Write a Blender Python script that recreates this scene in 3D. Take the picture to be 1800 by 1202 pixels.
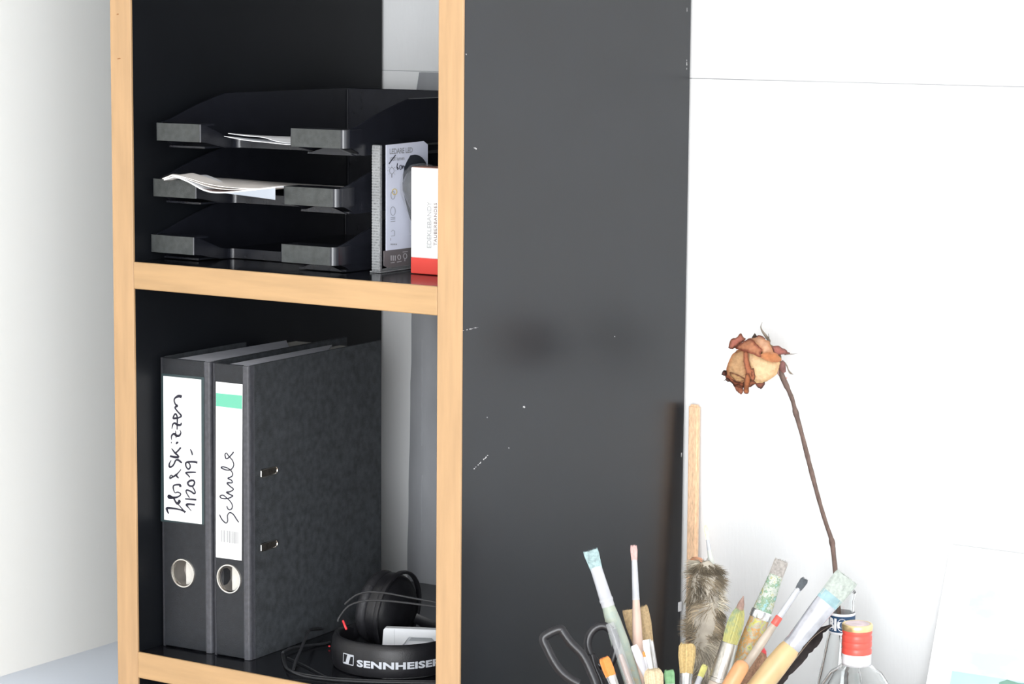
import bpy, bmesh, math, random
from mathutils import Vector, Matrix, noise
random.seed(7)
sc = bpy.context.scene
for o in list(bpy.data.objects): bpy.data.objects.remove(o)
COL = sc.collection
Z0 = 1.38                      # height of the middle shelf board above the floor; all z below are relative to it

# ------------------------------------------------------------------ camera
CC = Vector((1.79936, -2.03946, 0.27390))
CF = Vector((-0.538779, 0.832169, -0.131193))
CR = Vector((0.838791, 0.544388, 0.008388))
CU = Vector((-0.078400, 0.105525, 0.991321))
FPX = 4485.68
cam = bpy.data.cameras.new('camera'); camo = bpy.data.objects.new('camera', cam); COL.objects.link(camo)
cam.sensor_width = 36; cam.lens = FPX / 1800 * 36; cam.clip_start = .05
camo.matrix_world = Matrix(((CR.x, CU.x, -CF.x, CC.x), (CR.y, CU.y, -CF.y, CC.y), (CR.z, CU.z, -CF.z, CC.z + Z0), (0, 0, 0, 1)))
sc.camera = camo

# ------------------------------------------------------------------ light
w = bpy.data.worlds.new('world'); sc.world = w; w.use_nodes = True
w.node_tree.nodes['Background'].inputs[0].default_value = (.75, .85, 1, 1)
w.node_tree.nodes['Background'].inputs[1].default_value = 1.0
def area(name, loc, target, sx, sy, power, col):
    l = bpy.data.lights.new(name, 'AREA'); l.shape = 'RECTANGLE'; l.size = sx; l.size_y = sy; l.energy = power; l.color = col
    o = bpy.data.objects.new(name, l); COL.objects.link(o); o.location = Vector(loc) + Vector((0, 0, Z0))
    o.rotation_euler = (Vector(target) - Vector(loc)).to_track_quat('-Z', 'Y').to_euler(); return o
area('window_daylight', (3.06, -2.2, .2), (0, -2.2, .2), 1.8, 1.7, 16, (.97, .985, 1))
area('window_daylight_front', (2.1, -3.26, .1), (2.1, 0, .1), 1.8, 1.9, 105, (.97, .985, 1))
sc.view_settings.view_transform = 'Standard'; sc.view_settings.look = 'None'; sc.view_settings.gamma = 1
sc.view_settings.use_curve_mapping = False; sc.view_settings.exposure = 0.45

# ------------------------------------------------------------------ helpers
def pt(px, py, d):             # point seen at photo pixel px,py at distance d along the view axis
    return CC + CF * d + CR * ((px - 900) / FPX * d) - CU * ((py - 601) / FPX * d)
def on(px, py, n, c):          # point where that sight line meets the plane n.P = c
    n = Vector(n); d = pt(px, py, 1) - CC
    return CC + d * ((c - n.dot(CC)) / n.dot(d))
def lin(c): return tuple(((v / 12.92) if v <= .04045 else ((v + .055) / 1.055) ** 2.4) for v in c)
def hexc(h): return lin(tuple(int(h[i:i+2], 16) / 255 for i in (0, 2, 4)))
MATS = {}
def mat(name, col, rough=.5, metal=0, var=.06, scale=30, stretch=(1, 1, 1), bump=0, bscale=None, spec=.5, trans=0, alpha=1, coat=0, attr=None, ior=1.45, sss=0):
    if name in MATS: return MATS[name]
    m = bpy.data.materials.new(name); m.use_nodes = True; nt = m.node_tree; N = nt.nodes; L = nt.links
    b = N['Principled BSDF']
    if isinstance(col, str): col = hexc(col)
    b.inputs['Roughness'].default_value = rough; b.inputs['Metallic'].default_value = metal
    b.inputs['Specular IOR Level'].default_value = spec; b.inputs['Transmission Weight'].default_value = trans
    b.inputs['Alpha'].default_value = alpha; b.inputs['Coat Weight'].default_value = coat; b.inputs['IOR'].default_value = ior
    tc = N.new('ShaderNodeTexCoord'); mp = N.new('ShaderNodeMapping'); L.new(tc.outputs['Object'], mp.inputs[0])
    mp.inputs['Scale'].default_value = stretch
    nz = N.new('ShaderNodeTexNoise'); nz.inputs['Scale'].default_value = scale; nz.inputs['Detail'].default_value = 5
    L.new(mp.outputs[0], nz.inputs['Vector'])
    mx = N.new('ShaderNodeMix'); mx.data_type = 'RGBA'; mx.blend_type = 'MULTIPLY'; mx.inputs[0].default_value = 1
    rp = N.new('ShaderNodeMapRange'); L.new(nz.outputs[0], rp.inputs[0])
    rp.inputs[1].default_value = .3; rp.inputs[2].default_value = .7; rp.inputs[3].default_value = 1 - var; rp.inputs[4].default_value = 1 + var
    if attr:
        a = N.new('ShaderNodeVertexColor'); a.layer_name = attr; L.new(a.outputs[0], mx.inputs[6])
    else: mx.inputs[6].default_value = (*col, 1)
    L.new(rp.outputs[0], mx.inputs[7]); L.new(mx.outputs[2], b.inputs['Base Color'])
    if bump:
        n2 = N.new('ShaderNodeTexNoise'); n2.inputs['Scale'].default_value = bscale or scale * 4; n2.inputs['Detail'].default_value = 4
        L.new(mp.outputs[0], n2.inputs['Vector'])
        bp = N.new('ShaderNodeBump'); bp.inputs['Strength'].default_value = bump; bp.inputs['Distance'].default_value = .001
        L.new(n2.outputs[0], bp.inputs['Height']); L.new(bp.outputs[0], b.inputs['Normal'])
    MATS[name] = m; return m

def place(name, o, parent, kind=None, label=None, cat=None, group=None):
    if parent is not None:
        base = parent['_b'] if '_b' in parent else (0, 0, 0)
        o.parent = parent; o['_b'] = list(base)
    if kind: o['kind'] = kind
    if label: o['label'] = label
    if cat: o['category'] = cat
    if group: o['group'] = group
def thing(name, label, cat, loc, group=None):
    o = bpy.data.objects.new(name, None); COL.objects.link(o); o.empty_display_size = .02
    o.location = (loc[0], loc[1], loc[2] + Z0); o['_b'] = list(loc)
    o['label'] = label; o['category'] = cat
    if group: o['group'] = group
    return o
def obj(name, bm, m, parent=None, smooth=False, kind=None, label=None, cat=None, group=None, auto=None):
    me = bpy.data.meshes.new(name)
    bmesh.ops.recalc_face_normals(bm, faces=bm.faces)
    if parent is not None: base = Vector(parent['_b'])
    else:
        n = len(bm.verts); s = Vector((0, 0, 0))
        for v in bm.verts: s += v.co
        base = s / max(1, n)
        base.z = min(v.co.z for v in bm.verts)
    for v in bm.verts: v.co -= base
    bm.to_mesh(me); bm.free()
    for mm in (m if isinstance(m, (list, tuple)) else [m]): me.materials.append(mm)
    if smooth:
        me.polygons.foreach_set('use_smooth', [True] * len(me.polygons))
        if auto is None: auto = 40
        me.set_sharp_from_angle(angle=math.radians(auto))
    o = bpy.data.objects.new(name, me); COL.objects.link(o)
    if parent is None: o.location = (base.x, base.y, base.z + Z0)
    o['_b'] = list(base)
    place(name, o, parent, kind, label, cat, group)
    return o
def box(bm, x0, x1, y0, y1, z0, z1, bev=0, M=None, seg=1):
    vs = [bm.verts.new((x, y, z)) for z in (z0, z1) for y in (y0, y1) for x in (x0, x1)]
    fs = [bm.faces.new([vs[i] for i in f]) for f in ((0, 2, 3, 1), (4, 5, 7, 6), (0, 1, 5, 4), (2, 6, 7, 3), (0, 4, 6, 2), (1, 3, 7, 5))]
    if bev:
        es = list({e for f in fs for e in f.edges})
        r = bmesh.ops.bevel(bm, geom=es, offset=bev, segments=seg, affect='EDGES', profile=.5)
        vs = list({v for f in r['faces'] for v in f.verts} | {v for v in vs if v.is_valid})
    if M:
        for v in vs: v.co = M @ v.co
    return vs
def prism(bm, poly, fn0, fn1):   # poly list of 2-D points; fn0/fn1 map to the two end faces
    a = [bm.verts.new(fn0(*p)) for p in poly]; b = [bm.verts.new(fn1(*p)) for p in poly]
    n = len(poly)
    bm.faces.new(a[::-1]); bm.faces.new(b)
    for i in range(n): bm.faces.new((a[i], a[(i+1) % n], b[(i+1) % n], b[i]))
    return a + b
def tube(bm, pts, rad, n=8, flat=1, up=None, cap=True):
    pts = [Vector(p) for p in pts]
    if not hasattr(rad, '__len__'): rad = [rad] * len(pts)
    rings = []; prev = None
    for i, p in enumerate(pts):
        t = (pts[min(i+1, len(pts)-1)] - pts[max(i-1, 0)]).normalized()
        if prev is None:
            r = Vector(up) if up is not None else (Vector((0, 0, 1)) if abs(t.z) < .9 else Vector((1, 0, 0)))
            a = (r - t * r.dot(t)).normalized()
        else: a = (prev - t * prev.dot(t)).normalized()
        prev = a; b = t.cross(a)
        rr = rad[i]; ra, rb = rr if hasattr(rr, '__len__') else (rr, rr * flat)
        rings.append([bm.verts.new(p + a * ra * math.cos(k * 2 * math.pi / n) + b * rb * math.sin(k * 2 * math.pi / n)) for k in range(n)])
    for i in range(len(rings)-1):
        for k in range(n): bm.faces.new((rings[i][k], rings[i][(k+1) % n], rings[i+1][(k+1) % n], rings[i+1][k]))
    if cap: bm.faces.new(rings[0][::-1]); bm.faces.new(rings[-1])
    return rings
def smoothpath(pts, n=6):        # Catmull-Rom
    P = [Vector(p) for p in pts]; out = []
    for i in range(len(P)-1):
        a = P[max(i-1, 0)]; b = P[i]; c = P[i+1]; d = P[min(i+2, len(P)-1)]
        for k in range(n):
            t = k / n
            out.append(.5 * ((2*b) + (c-a)*t + (2*a-5*b+4*c-d)*t*t + (3*b-a-3*c+d)*t*t*t))
    out.append(P[-1]); return out
def lathe(bm, prof, c, n=40, axis=(0, 0, 1), close=False, sx=1):
    ax = Vector(axis).normalized(); r = Vector((1, 0, 0)) if abs(ax.x) < .9 else Vector((0, 1, 0))
    a = (r - ax * r.dot(ax)).normalized(); b = ax.cross(a); c = Vector(c); rings = []
    for (rr, h) in prof:
        if rr < 1e-6: rings.append([bm.verts.new(c + ax * h)])
        else: rings.append([bm.verts.new(c + ax * h + a * rr * math.cos(k*2*math.pi/n) * sx + b * rr * math.sin(k*2*math.pi/n)) for k in range(n)])
    prs = list(zip(rings, rings[1:])) + ([(rings[-1], rings[0])] if close else [])
    for p, q in prs:
        for k in range(n):
            if len(p) == 1 and len(q) == 1: continue
            if len(p) == 1: bm.faces.new((p[0], q[k], q[(k+1) % n]))
            elif len(q) == 1: bm.faces.new((p[k], q[0], p[(k+1) % n]))
            else: bm.faces.new((p[k], p[(k+1) % n], q[(k+1) % n], q[k]))
    return rings
def BM(): return bmesh.new()
def textmesh(bm, s, size, fn, ext=.0001, bold=0, shear=0, align='LEFT', space=1):
    cu = bpy.data.curves.new('text', 'FONT'); cu.body = s; cu.size = size; cu.extrude = ext; cu.offset = bold; cu.shear = shear
    cu.align_x = align; cu.resolution_u = 3; cu.space_character = space
    o = bpy.data.objects.new('text', cu); COL.objects.link(o)
    me = bpy.data.meshes.new_from_object(o); bpy.data.objects.remove(o)
    v0 = len(bm.verts); bm.from_mesh(me); bm.verts.ensure_lookup_table()
    for v in bm.verts[v0:]: v.co = Vector(fn(v.co.x, v.co.y, v.co.z))
    bpy.data.meshes.remove(me)
def stroke(bm, pts, wd, fn, n=5, h=.00025, g=1):  # pen stroke as a thin raised ribbon; pts are (u, v) or (u, v, width)
    P = smoothpath([(p[0], p[1], p[2] if len(p) > 2 else wd) for p in pts], n)
    L = []; 
    for i, p in enumerate(P):
        t = (P[min(i+1, len(P)-1)] - P[max(i-1, 0)]); t.z = 0
        if t.length < 1e-9: t = Vector((1, 0, 0))
        t.normalize(); q = Vector((-t.y, t.x, 0)) * p.z * g / 2
        L.append((fn(p.x + q.x, p.y + q.y, h), fn(p.x - q.x, p.y - q.y, h)))
    vs = [(bm.verts.new(a), bm.verts.new(b)) for a, b in L]
    for a, b in zip(vs, vs[1:]): bm.faces.new((a[0], a[1], b[1], b[0]))
def cut(o, cutters):
    for bmc in cutters:
        me = bpy.data.meshes.new('cutter'); bmesh.ops.recalc_face_normals(bmc, faces=bmc.faces)
        for v in bmc.verts: v.co -= Vector(o['_b'])
        bmc.to_mesh(me); bmc.free()
        c = bpy.data.objects.new('cutter', me); COL.objects.link(c)
        # both share the object's own space
        md = o.modifiers.new('cut', 'BOOLEAN'); md.operation = 'DIFFERENCE'; md.object = c; md.solver = 'EXACT'
        par = o.parent; o.parent = None; loc = o.location.copy(); o.location = (0, 0, 0)
        bpy.context.view_layer.update()
        me2 = bpy.data.meshes.new_from_object(o.evaluated_get(bpy.context.evaluated_depsgraph_get()))
        o.modifiers.clear(); o.data = me2; o.parent = par; o.location = loc
        bpy.data.objects.remove(c)

# ------------------------------------------------------------------ materials
WOOD = mat('beech_edge', (.44, .278, .145), .45, var=.09, scale=9, stretch=(14, 14, 1.2), bump=.05)
WOODH = mat('beech_edge_level', (.44, .278, .138), .45, var=.09, scale=9, stretch=(1.2, 14, 14), bump=.05)
LAM = mat('black_laminate', (.005, .007, .0105), .28, var=.15, scale=12, bump=.02, bscale=500, spec=.5)
LAMG = mat('black_laminate_gloss', (.008, .0085, .011), .16, var=.1, scale=20)
WALL = mat('white_wall', (.86, .87, .875), .75, var=.012, scale=4, stretch=(6, 6, 1), bump=.25, bscale=60)
LEFTW = mat('pale_panel_paint', (.84, .86, .85), .6, var=.01, scale=5, bump=.06, bscale=300)
ROOMW = mat('room_wall_paint', (.82, .82, .81), .8, var=.02, scale=3)
SHADEB = mat('shade_grey_board', (.34, .35, .37), .7, var=.22, scale=7, stretch=(2, 2, .6), bump=.4, bscale=60)  # board tone with the shade behind the shelf mixed into the colour
PLA = mat('black_tray_plastic', (.012, .013, .018), .22, var=.15, scale=60, bump=.12, bscale=900)
PLAD = mat('dusty_black_plastic', (.045, .05, .05), .55, var=.25, scale=160, bump=.3, bscale=1200)
PLG = mat('polished_tray_edge', (.03, .032, .038), .13, bump=.02, bscale=900)
PAPER = mat('white_paper', (.82, .83, .86), .7, var=.02, scale=20)
PAPERW = mat('warm_paper', (.83, .79, .76), .7, var=.03, scale=20)
CARTON = mat('binder_board', (.045, .050, .056), .62, var=.35, scale=120, bump=.5, bscale=900)
SPINE = mat('binder_spine_paper', (.014, .016, .020), .5, var=.2, scale=150, bump=.3, bscale=900)
HINGE = mat('binder_hinge_cloth', (.058, .060, .070), .45, var=.2, scale=200, bump=.3)
CHROME = mat('nickel', (.78, .76, .72), .22, 1, var=.04, scale=80)
STEEL = mat('brushed_steel', (.62, .61, .60), .32, 1, var=.15, scale=60, stretch=(8, 8, 1))
LABEL = mat('label_paper', (.88, .89, .90), .6, var=.01)
INK = mat('black_ink', (.02, .02, .035), .5)
INKG = mat('grey_print', (.30, .31, .34), .6)
INKL = mat('light_grey_print', (.36, .37, .38), .6)
GREEN = mat('green_print', (.13, .46, .32), .6, var=.02)

# ------------------------------------------------------------------ room
XI = -.1954
def slab(name, m, *b, kind='structure', bev=0):
    bm = BM(); box(bm, *b, bev); return obj(name, bm, m, kind=kind)
YW = .456
slab('wall_back', WALL, -.9, 3.1, YW, YW + .12, -1.38, .1935)
slab('wall_back_upper', WALL, -.9, 3.1, YW + .0004, YW + .12, .1946, 1.22).name = 'wall_back.001'
slab('trim_2', mat('seam_filler', (.40, .41, .42), .8, var=.3, scale=8), XI, 3.1, YW + .0006, YW + .12, .1935, .1946)
slab('wall_left', LEFTW, -.9, XI, -3.3, YW, -.4785, 1.22, bev=.0)
slab('wall_left.001', mat('recess_paint', (.90, .94, .99), .35, var=.01, scale=5), -.9, XI - .085, -3.3, YW, -1.38, -.4785)
slab('floor', mat('floor_boards', (.42, .30, .19), .4, var=.2, scale=4, stretch=(8, 1, 1)), -.9, 3.22, -3.42, YW + .12, -1.44, -1.38)
slab('ceiling', ROOMW, -.9, 3.22, -3.42, YW + .12, 1.22, 1.30)
def framed(name, wname, fixed, lo, hi, end0, end1, z0, z1, along):
    # a wall with one window opening from lo to hi, z0 to z1, and the window's frame
    f = (lambda a0, a1, c0, c1, d0=0, d1=.12: (a0, a1, -3.42 + d0, -3.42 + d1, c0, c1)) if along == 'x' else (lambda a0, a1, c0, c1, d0=0, d1=.12: (3.1 + d0, 3.1 + d1, a0, a1, c0, c1))
    bm = BM()
    for q in (f(end0, lo, -1.38, 1.22), f(hi, end1, -1.38, 1.22), f(lo, hi, -1.38, z0), f(lo, hi, z1, 1.22)): box(bm, *q)
    obj(name, bm, ROOMW, kind='structure')
    bm = BM(); m = (lo + hi) / 2
    for q in ((lo, lo + .06, z0, z1), (hi - .06, hi, z0, z1), (lo + .06, hi - .06, z0, z0 + .06), (lo + .06, hi - .06, z1 - .06, z1), (m - .03, m + .03, z0 + .06, z1 - .06)): box(bm, *f(*q, .03, .08), .004)
    obj(wname, bm, mat('window_frame_white', (.8, .8, .8), .4), kind='structure')
framed('wall_right', 'window_1', 3.1, -3.15, -1.25, -3.42, YW + .12, -.70, 1.10, 'y')
framed('wall_front', 'window_2', -3.3, 1.15, 3.05, -.9, 3.1, -.70, 1.10, 'x')
# ledge below the recess on the left
bm = BM(); box(bm, XI - .085, XI + .02, -2.6, YW - .002, -.60, -.572, .004)
obj('trim_1', bm, mat('ledge_paint', (.84,.87,.9), .35), kind='structure')

# ------------------------------------------------------------------ bookshelf
T = .0285; W = .3914; D = .4484; ZL = -.4234
shelf = thing('bookshelf', 'tall open bookshelf of black laminate with beech front edges', 'bookshelf', (W / 2, D / 2, -1.38))
EW = .0035
for x0 in (-T, W):
    bm = BM(); box(bm, x0, x0 + T, EW, D, -1.38, .95)
    p = obj('side_panel', bm, LAM if x0 > 0 else mat('black_laminate_dull', (.006, .007, .009), .42, var=.15, scale=12, spec=.22), shelf)
    bm = BM(); box(bm, x0, x0 + T, 0, EW, -1.38, .95, .0006)
    e = obj('edge_strip', bm, WOOD, p, label='light beech front edge strip')
    if x0 < 0: pl_left, e_left = p, e
    else: pl_right = p
for zt in (.43, 0, ZL, ZL - .40, ZL - .80):
    bm = BM(); box(bm, 0, W, EW, D, zt - T, zt)
    p = obj('shelf_board', bm, LAMG, shelf)
    bm = BM(); box(bm, 0.0003, W - .0003, -.0002, EW, zt - T, zt, .0008)
    obj('edge_strip', bm, WOODH, p, label='light beech front edge strip')
# wear on the right panel: small chips and scuffs
CHIP = mat('bare_chip', (.62, .62, .62), .7)
XR = W + T
def chip(a, b, wd):
    bm = BM()
    A = on(*a, (1, 0, 0), XR + .00012); B = on(*b, (1, 0, 0), XR + .00012)
    d = (B - A); n = max(2, int(d.length / .0015)); q = Vector((0, -d.z, d.y)).normalized()
    P = [A + d * i / n + q * random.uniform(-.0004, .0004) for i in range(n+1)]
    for i in range(n):
        if n > 4 and random.random() < .3: continue
        ww = wd * random.uniform(.4, 1)
        box(bm, XR - .0002, XR + .00012, min(P[i].y, P[i+1].y) - ww/2, max(P[i].y, P[i+1].y) + ww/2, min(P[i].z, P[i+1].z) - ww/2, max(P[i].z, P[i+1].z) + ww/2)
    obj('scuff_mark', bm, CHIP, pl_right, kind='stuff' if n > 4 else None)
for c in (((833, 824), (858, 800), .0006), ((920, 715), (923, 716), .0010), ((856, 733), (857, 734), .0006), ((894, 787), (895, 788), .0006), ((1080, 591), (1081, 592), .0006),
          ((819, 95), (820, 96), .0008), ((833, 260), (838, 262), .0006), ((814, 581), (842, 575), .0002), ((1208, 14), (1208, 20), .0012), ((1207.5, 105), (1207.5, 122), .0007), ((1198, 797), (1198, 802), .0016)): chip(*c)
bm = BM(); q = on(1194, 1066, (1, 0, 0), XR); box(bm, XR, XR + .0012, D - .006, D + .001, q.z - .0055, q.z + .0055, .0003)
obj('clip', bm, mat('white_plastic', (.8, .8, .82), .4), pl_right, label='small white clip on the rear edge')
for (a, r1, r2) in (((207, 25), .0016, .0007), ((209, 103), .0026, .0005)):
    q = on(*a, (0, 1, 0), 0); bm = BM()
    prism(bm, [(q.x + r1 * math.cos(k*math.pi/5), q.z + r2 * math.sin(k*math.pi/5) + r1 * .15 * math.cos(k*math.pi/5)) for k in range(10)], lambda x, z: (x, .0002, z), lambda x, z: (x, -.00015, z))
    obj('wood_knot', bm, mat('knot_brown', (.25, .10, .03), .5), e_left, label='small dark knot')
# board between shelf and wall, wavy left edge; its grey carries the shade there
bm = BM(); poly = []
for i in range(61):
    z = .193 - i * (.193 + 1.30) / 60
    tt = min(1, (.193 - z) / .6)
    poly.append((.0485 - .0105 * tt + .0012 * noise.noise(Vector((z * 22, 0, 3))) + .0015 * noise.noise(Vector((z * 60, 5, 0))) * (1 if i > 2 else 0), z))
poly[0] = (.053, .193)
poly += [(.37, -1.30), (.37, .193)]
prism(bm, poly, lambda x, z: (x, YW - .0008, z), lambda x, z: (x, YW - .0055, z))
t = thing('backing_board', 'board with wavy edge on the wall behind the shelf, its shade put in as grey', 'board', (.2, YW, -1.30))
obj('panel', bm, SHADEB, t)
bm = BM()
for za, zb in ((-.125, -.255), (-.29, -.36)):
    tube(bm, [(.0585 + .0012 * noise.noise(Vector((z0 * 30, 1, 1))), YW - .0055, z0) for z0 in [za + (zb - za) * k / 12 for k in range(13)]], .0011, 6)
obj('ridge', bm, SHADEB, t)

# ------------------------------------------------------------------ letter trays
def tray(x, y, z, ang, label):
    M = Matrix.Translation((x, y, z)) @ Matrix.Rotation(math.radians(ang), 4, 'Z')
    TW = .2475; TD = .347; H = .0545; th = .0022
    t = thing('letter_tray', label, 'letter tray', (x + TW / 2, y + TD / 2, z), 'stacked black letter trays')
    F = lambda a, b, c: M @ Vector((a, b, c))
    def prof():
        p = [(.030, 0.0), (.024, .004), (.011, .0088), (.0095, .0268), (.020, .0288), (.030, .0315)]
        for k in range(1, 9):
            s = k / 8; p.append((.030 + .086 * s, .0315 + .0230 * (s ** 1.0 * .75 + .25 * (1 - (1 - s) ** 2))))
        p += [(.128, H), (TD, H), (TD, 0)]
        return p
    for sx, nm in ((0, 'side_wall'), (1, 'side_wall')):
        bm = BM(); x0, x1 = (.0021, .0041) if sx == 0 else (TW - .0041, TW - .0021)
        prism(bm, prof(), lambda a, b: F(x0, a, b), lambda a, b: F(x1, a, b))
        if sx == 1:   # lower side ledge that shows as a fine line
            pass
        xm = (x0 + x1) / 2
        tube(bm, [F(xm, a, b) for a, b in prof()[3:-1]], .0012, 6)
        obj(nm, bm, PLA, t)
    bm = BM(); box(bm, th, TW - th, TD - th, TD, 0, H, 0, M); tube(bm, [F(th, TD - th/2, H), F(TW - th, TD - th/2, H)], .0013, 6); obj('back_wall', bm, PLA, t)
    bm = BM(); tube(bm, [F(.0046, TD - th - .0004, .003), F(.0046, TD - th - .0004, H - .0005)], .0011, 8); obj('inner_corner', bm, PLG, t, smooth=True)
    for xa, xb in ((TW - .0021, TW + .0018), (-.0018, .0021)):
        bm = BM(); box(bm, xa, xb, .085, TD - .01, .0062, .0080, .0004, M); obj('side_ledge', bm, PLAD, t)
    # floor with cut-out
    bm = BM()
    fl = [(th, .022), (.050, .022), (.052, .062), (.060, .070), (.172, .070), (.180, .062), (.184, .022), (TW - th, .022), (TW - th, TD - th), (th, TD - th)]
    prism(bm, fl, lambda a, b: F(a, b, .0005), lambda a, b: F(a, b, .0025))
    obj('tray_floor', bm, PLA, t)
    # raised front wall round the cut-out: path in plan with heights
    def wallpath(pts, zlo, zhi, th=.002):
        bm = BM(); n = len(pts); L = []
        for i, (a, b) in enumerate(pts):
            ta = Vector(pts[min(i+1, n-1)]) - Vector(pts[max(i-1, 0)]); ta.normalize(); q = Vector((-ta.y, ta.x)) * th
            lo, hi = zlo[i], zhi[i]
            L.append([bm.verts.new(F(a, b, lo)), bm.verts.new(F(a + q.x, b + q.y, lo)), bm.verts.new(F(a + q.x, b + q.y, hi)), bm.verts.new(F(a, b, hi))])
        for p, q in zip(L, L[1:]):
            for k in range(4): bm.faces.new((p[k], p[(k+1) % 4], q[(k+1) % 4], q[k]))
        bm.faces.new(L[0][::-1]); bm.faces.new(L[-1]); return bm
    def arc(cx, cy, r, a0, a1, n=5): return [(cx + r * math.cos(math.radians(a0 + (a1-a0)*k/n)), cy + r * math.sin(math.radians(a0 + (a1-a0)*k/n))) for k in range(n+1)]
    lo, hi = .0085, .0270
    def grip(bm):
        o = obj('front_grip', bm, [PLAD, PLG, PLA], t, smooth=True, auto=35)
        for pl in o.data.polygons:
            if abs(pl.normal.y) < .985 and abs(pl.normal.z) < .5: pl.material_index = 2 if abs(pl.normal.y) < .12 else 1
    # left grip
    P = [(0, .0284)] + arc(.005, .005, .005, 180, 270) + [(.0585, 0)] + arc(.0605, .0015, .0015, 270, 350, 3)
    grip(wallpath(P, [lo]*len(P), [hi]*len(P)))
    bm = BM(); prism(bm, [(.002, .028), (.002, .004), (.005, .001), (.060, .001), (.060, .026)], lambda a, b: F(a, b, hi - .002), lambda a, b: F(a, b, hi)); obj('grip_top', bm, PLA, t)
    # diagonal and centre wall
    P = [(.0622, .0015), (.0618, .012), (.0610, .024), (.0600, .036), (.0590, .048), (.0582, .058)] + arc(.0662, .059, .008, 180, 100, 5)[0:] + [(.080, .0675), (.165, .0675)] + arc(.168, .0595, .008, 80, 0, 5) + [(.1765, .048), (.1770, .036), (.1772, .024), (.1775, .012), (.1775, .003)]
    P = [(a, b) for a, b in P]
    n = len(P)
    zl = []; zh = []
    for a, b in P:
        s = max(0, min(1, (b - .004) / .050)); zh.append(hi - (hi - .0105) * s); zl.append(lo * (1 - min(1, s * 1.1)) + .0003)
    obj('front_wall', wallpath(P, zl, zh), PLA, t, smooth=True, auto=35)
    # right grip
    P = arc(.1795, .002, .002, 190, 270, 3) + [(.182, 0), (.238, 0)] + arc(TW - .0085, .0085, .0085, 270, 360, 7) + [(TW, .020), (TW, .0284)]
    grip(wallpath(P, [lo]*len(P), [hi]*len(P)))
    bm = BM(); prism(bm, [(.178, .026), (.1785, .001), (.238, .001), (.2445, .004), (TW - .0015, .008), (TW - .0015, .028)], lambda a, b: F(a, b, hi - .002), lambda a, b: F(a, b, hi)); obj('grip_top', bm, PLA, t)
    # foot wedge below the right grip
    for xa in (.214,):
        bm = BM(); prism(bm, [(xa - .030, .0005), (xa + .030, .0005), (xa + .004, .0085), (xa - .004, .0085)], lambda a, c: F(a, .020, c), lambda a, c: F(a, .024, c)); obj('foot', bm, PLA, t)
    return t, F
PITCH = .0597
tray(.0005, .0250, .0006, 0, 'lowest of the three black letter trays, lying on the shelf')
_, FM = tray(.0050, .0240, .0006 + PITCH, 0, 'middle one of the three black letter trays, holding a folded pale booklet')
_, FT = tray(.0165, .0170, .0006 + 2 * PITCH, 1.2, 'topmost of the three black letter trays, holding loose white sheets')

def sheet(bm, F, rows, th=.0004):   # rows: list of front-to-back curves, each list of (x,y,z)
    top = [[bm.verts.new(F(*p)) for p in smoothpath(r, 5)] for r in rows]
    bot = [[bm.verts.new(v.co - Vector((0, 0, th))) for v in r] for r in top]
    m, n = len(top), len(top[0])
    for i in range(m-1):
        for j in range(n-1):
            bm.faces.new((top[i][j], top[i][j+1], top[i+1][j+1], top[i+1][j])); bm.faces.new((bot[i][j], bot[i+1][j], bot[i+1][j+1], bot[i][j+1]))
    for j in range(n-1):
        bm.faces.new((top[0][j], bot[0][j], bot[0][j+1], top[0][j+1])); bm.faces.new((top[-1][j], top[-1][j+1], bot[-1][j+1], bot[-1][j]))
    for i in range(m-1):
        bm.faces.new((top[i][0], top[i+1][0], bot[i+1][0], bot[i][0])); bm.faces.new((top[i][-1], bot[i][-1], bot[i+1][-1], top[i+1][-1]))
I4 = lambda a, b, c: Vector((a, b, c))
def pxcurve(pts, Y): return [tuple(on(a, b, (0, 1, 0), Y)) for a, b in pts]
# booklet in middle tray: traced edge curves at the front, receding flat behind
bk = thing('folded_booklet', 'folded pale booklet bulging open in the middle letter tray', 'booklet', (.10, .12, PITCH + .004))
zb = PITCH + .0042
def backrow(cv, dy, z):
    x0, x1 = cv[0][0], cv[-1][0]; n = len(cv)
    return [(x0 + (x1-x0) * i/(n-1), cv[0][1] + dy, z) for i in range(n)]
f_t = pxcurve([(285, 313.5), (295, 310), (306, 307), (335, 314), (370, 324), (410, 329.5), (450, 331), (480, 329)], .014)
b_t = pxcurve([(292, 309.5), (299, 306.5), (308, 304), (338, 309.5), (380, 312.5), (420, 317), (460, 322), (500, 327.5)], .095)
bm = BM(); sheet(bm, I4, [f_t, b_t, backrow(b_t, .12, zb + .010)], .0007); obj('page', bm, PAPERW, bk, smooth=True)
f_m = pxcurve([(287, 314), (296, 311), (307, 308.5), (335, 317), (365, 327.5), (395, 332.5), (430, 332.5), (470, 330)], .013)
bm = BM(); sheet(bm, I4, [f_m, [(p[0], p[1] + .03, p[2] + .001) for p in f_m]], .0005); obj('page', bm, PAPERW, bk, smooth=True)
f_b = pxcurve([(288, 315), (298, 312), (309, 310), (332, 319), (358, 333), (385, 337.5), (430, 334), (484, 328)], .011)
bm = BM(); sheet(bm, I4, [f_b, [(p[0], p[1] + .05, max(zb + .002, p[2] - .001)) for p in f_b]], .0013); obj('cover', bm, PAPER, bk, smooth=True)
bi = pxcurve([(300, 310), (330, 316), (360, 325), (390, 330.5), (430, 331.5), (470, 329)], .042); bf = pxcurve([(305, 310.5), (332, 318), (358, 331.5), (385, 336), (430, 333), (470, 329.5)], .0135)
bm = BM(); sheet(bm, I4, [bf, bi], .0003); obj('inner_page', bm, mat('brown_print', (.20, .13, .12), .6), bk, smooth=True, label='dark reddish inner page')
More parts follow.
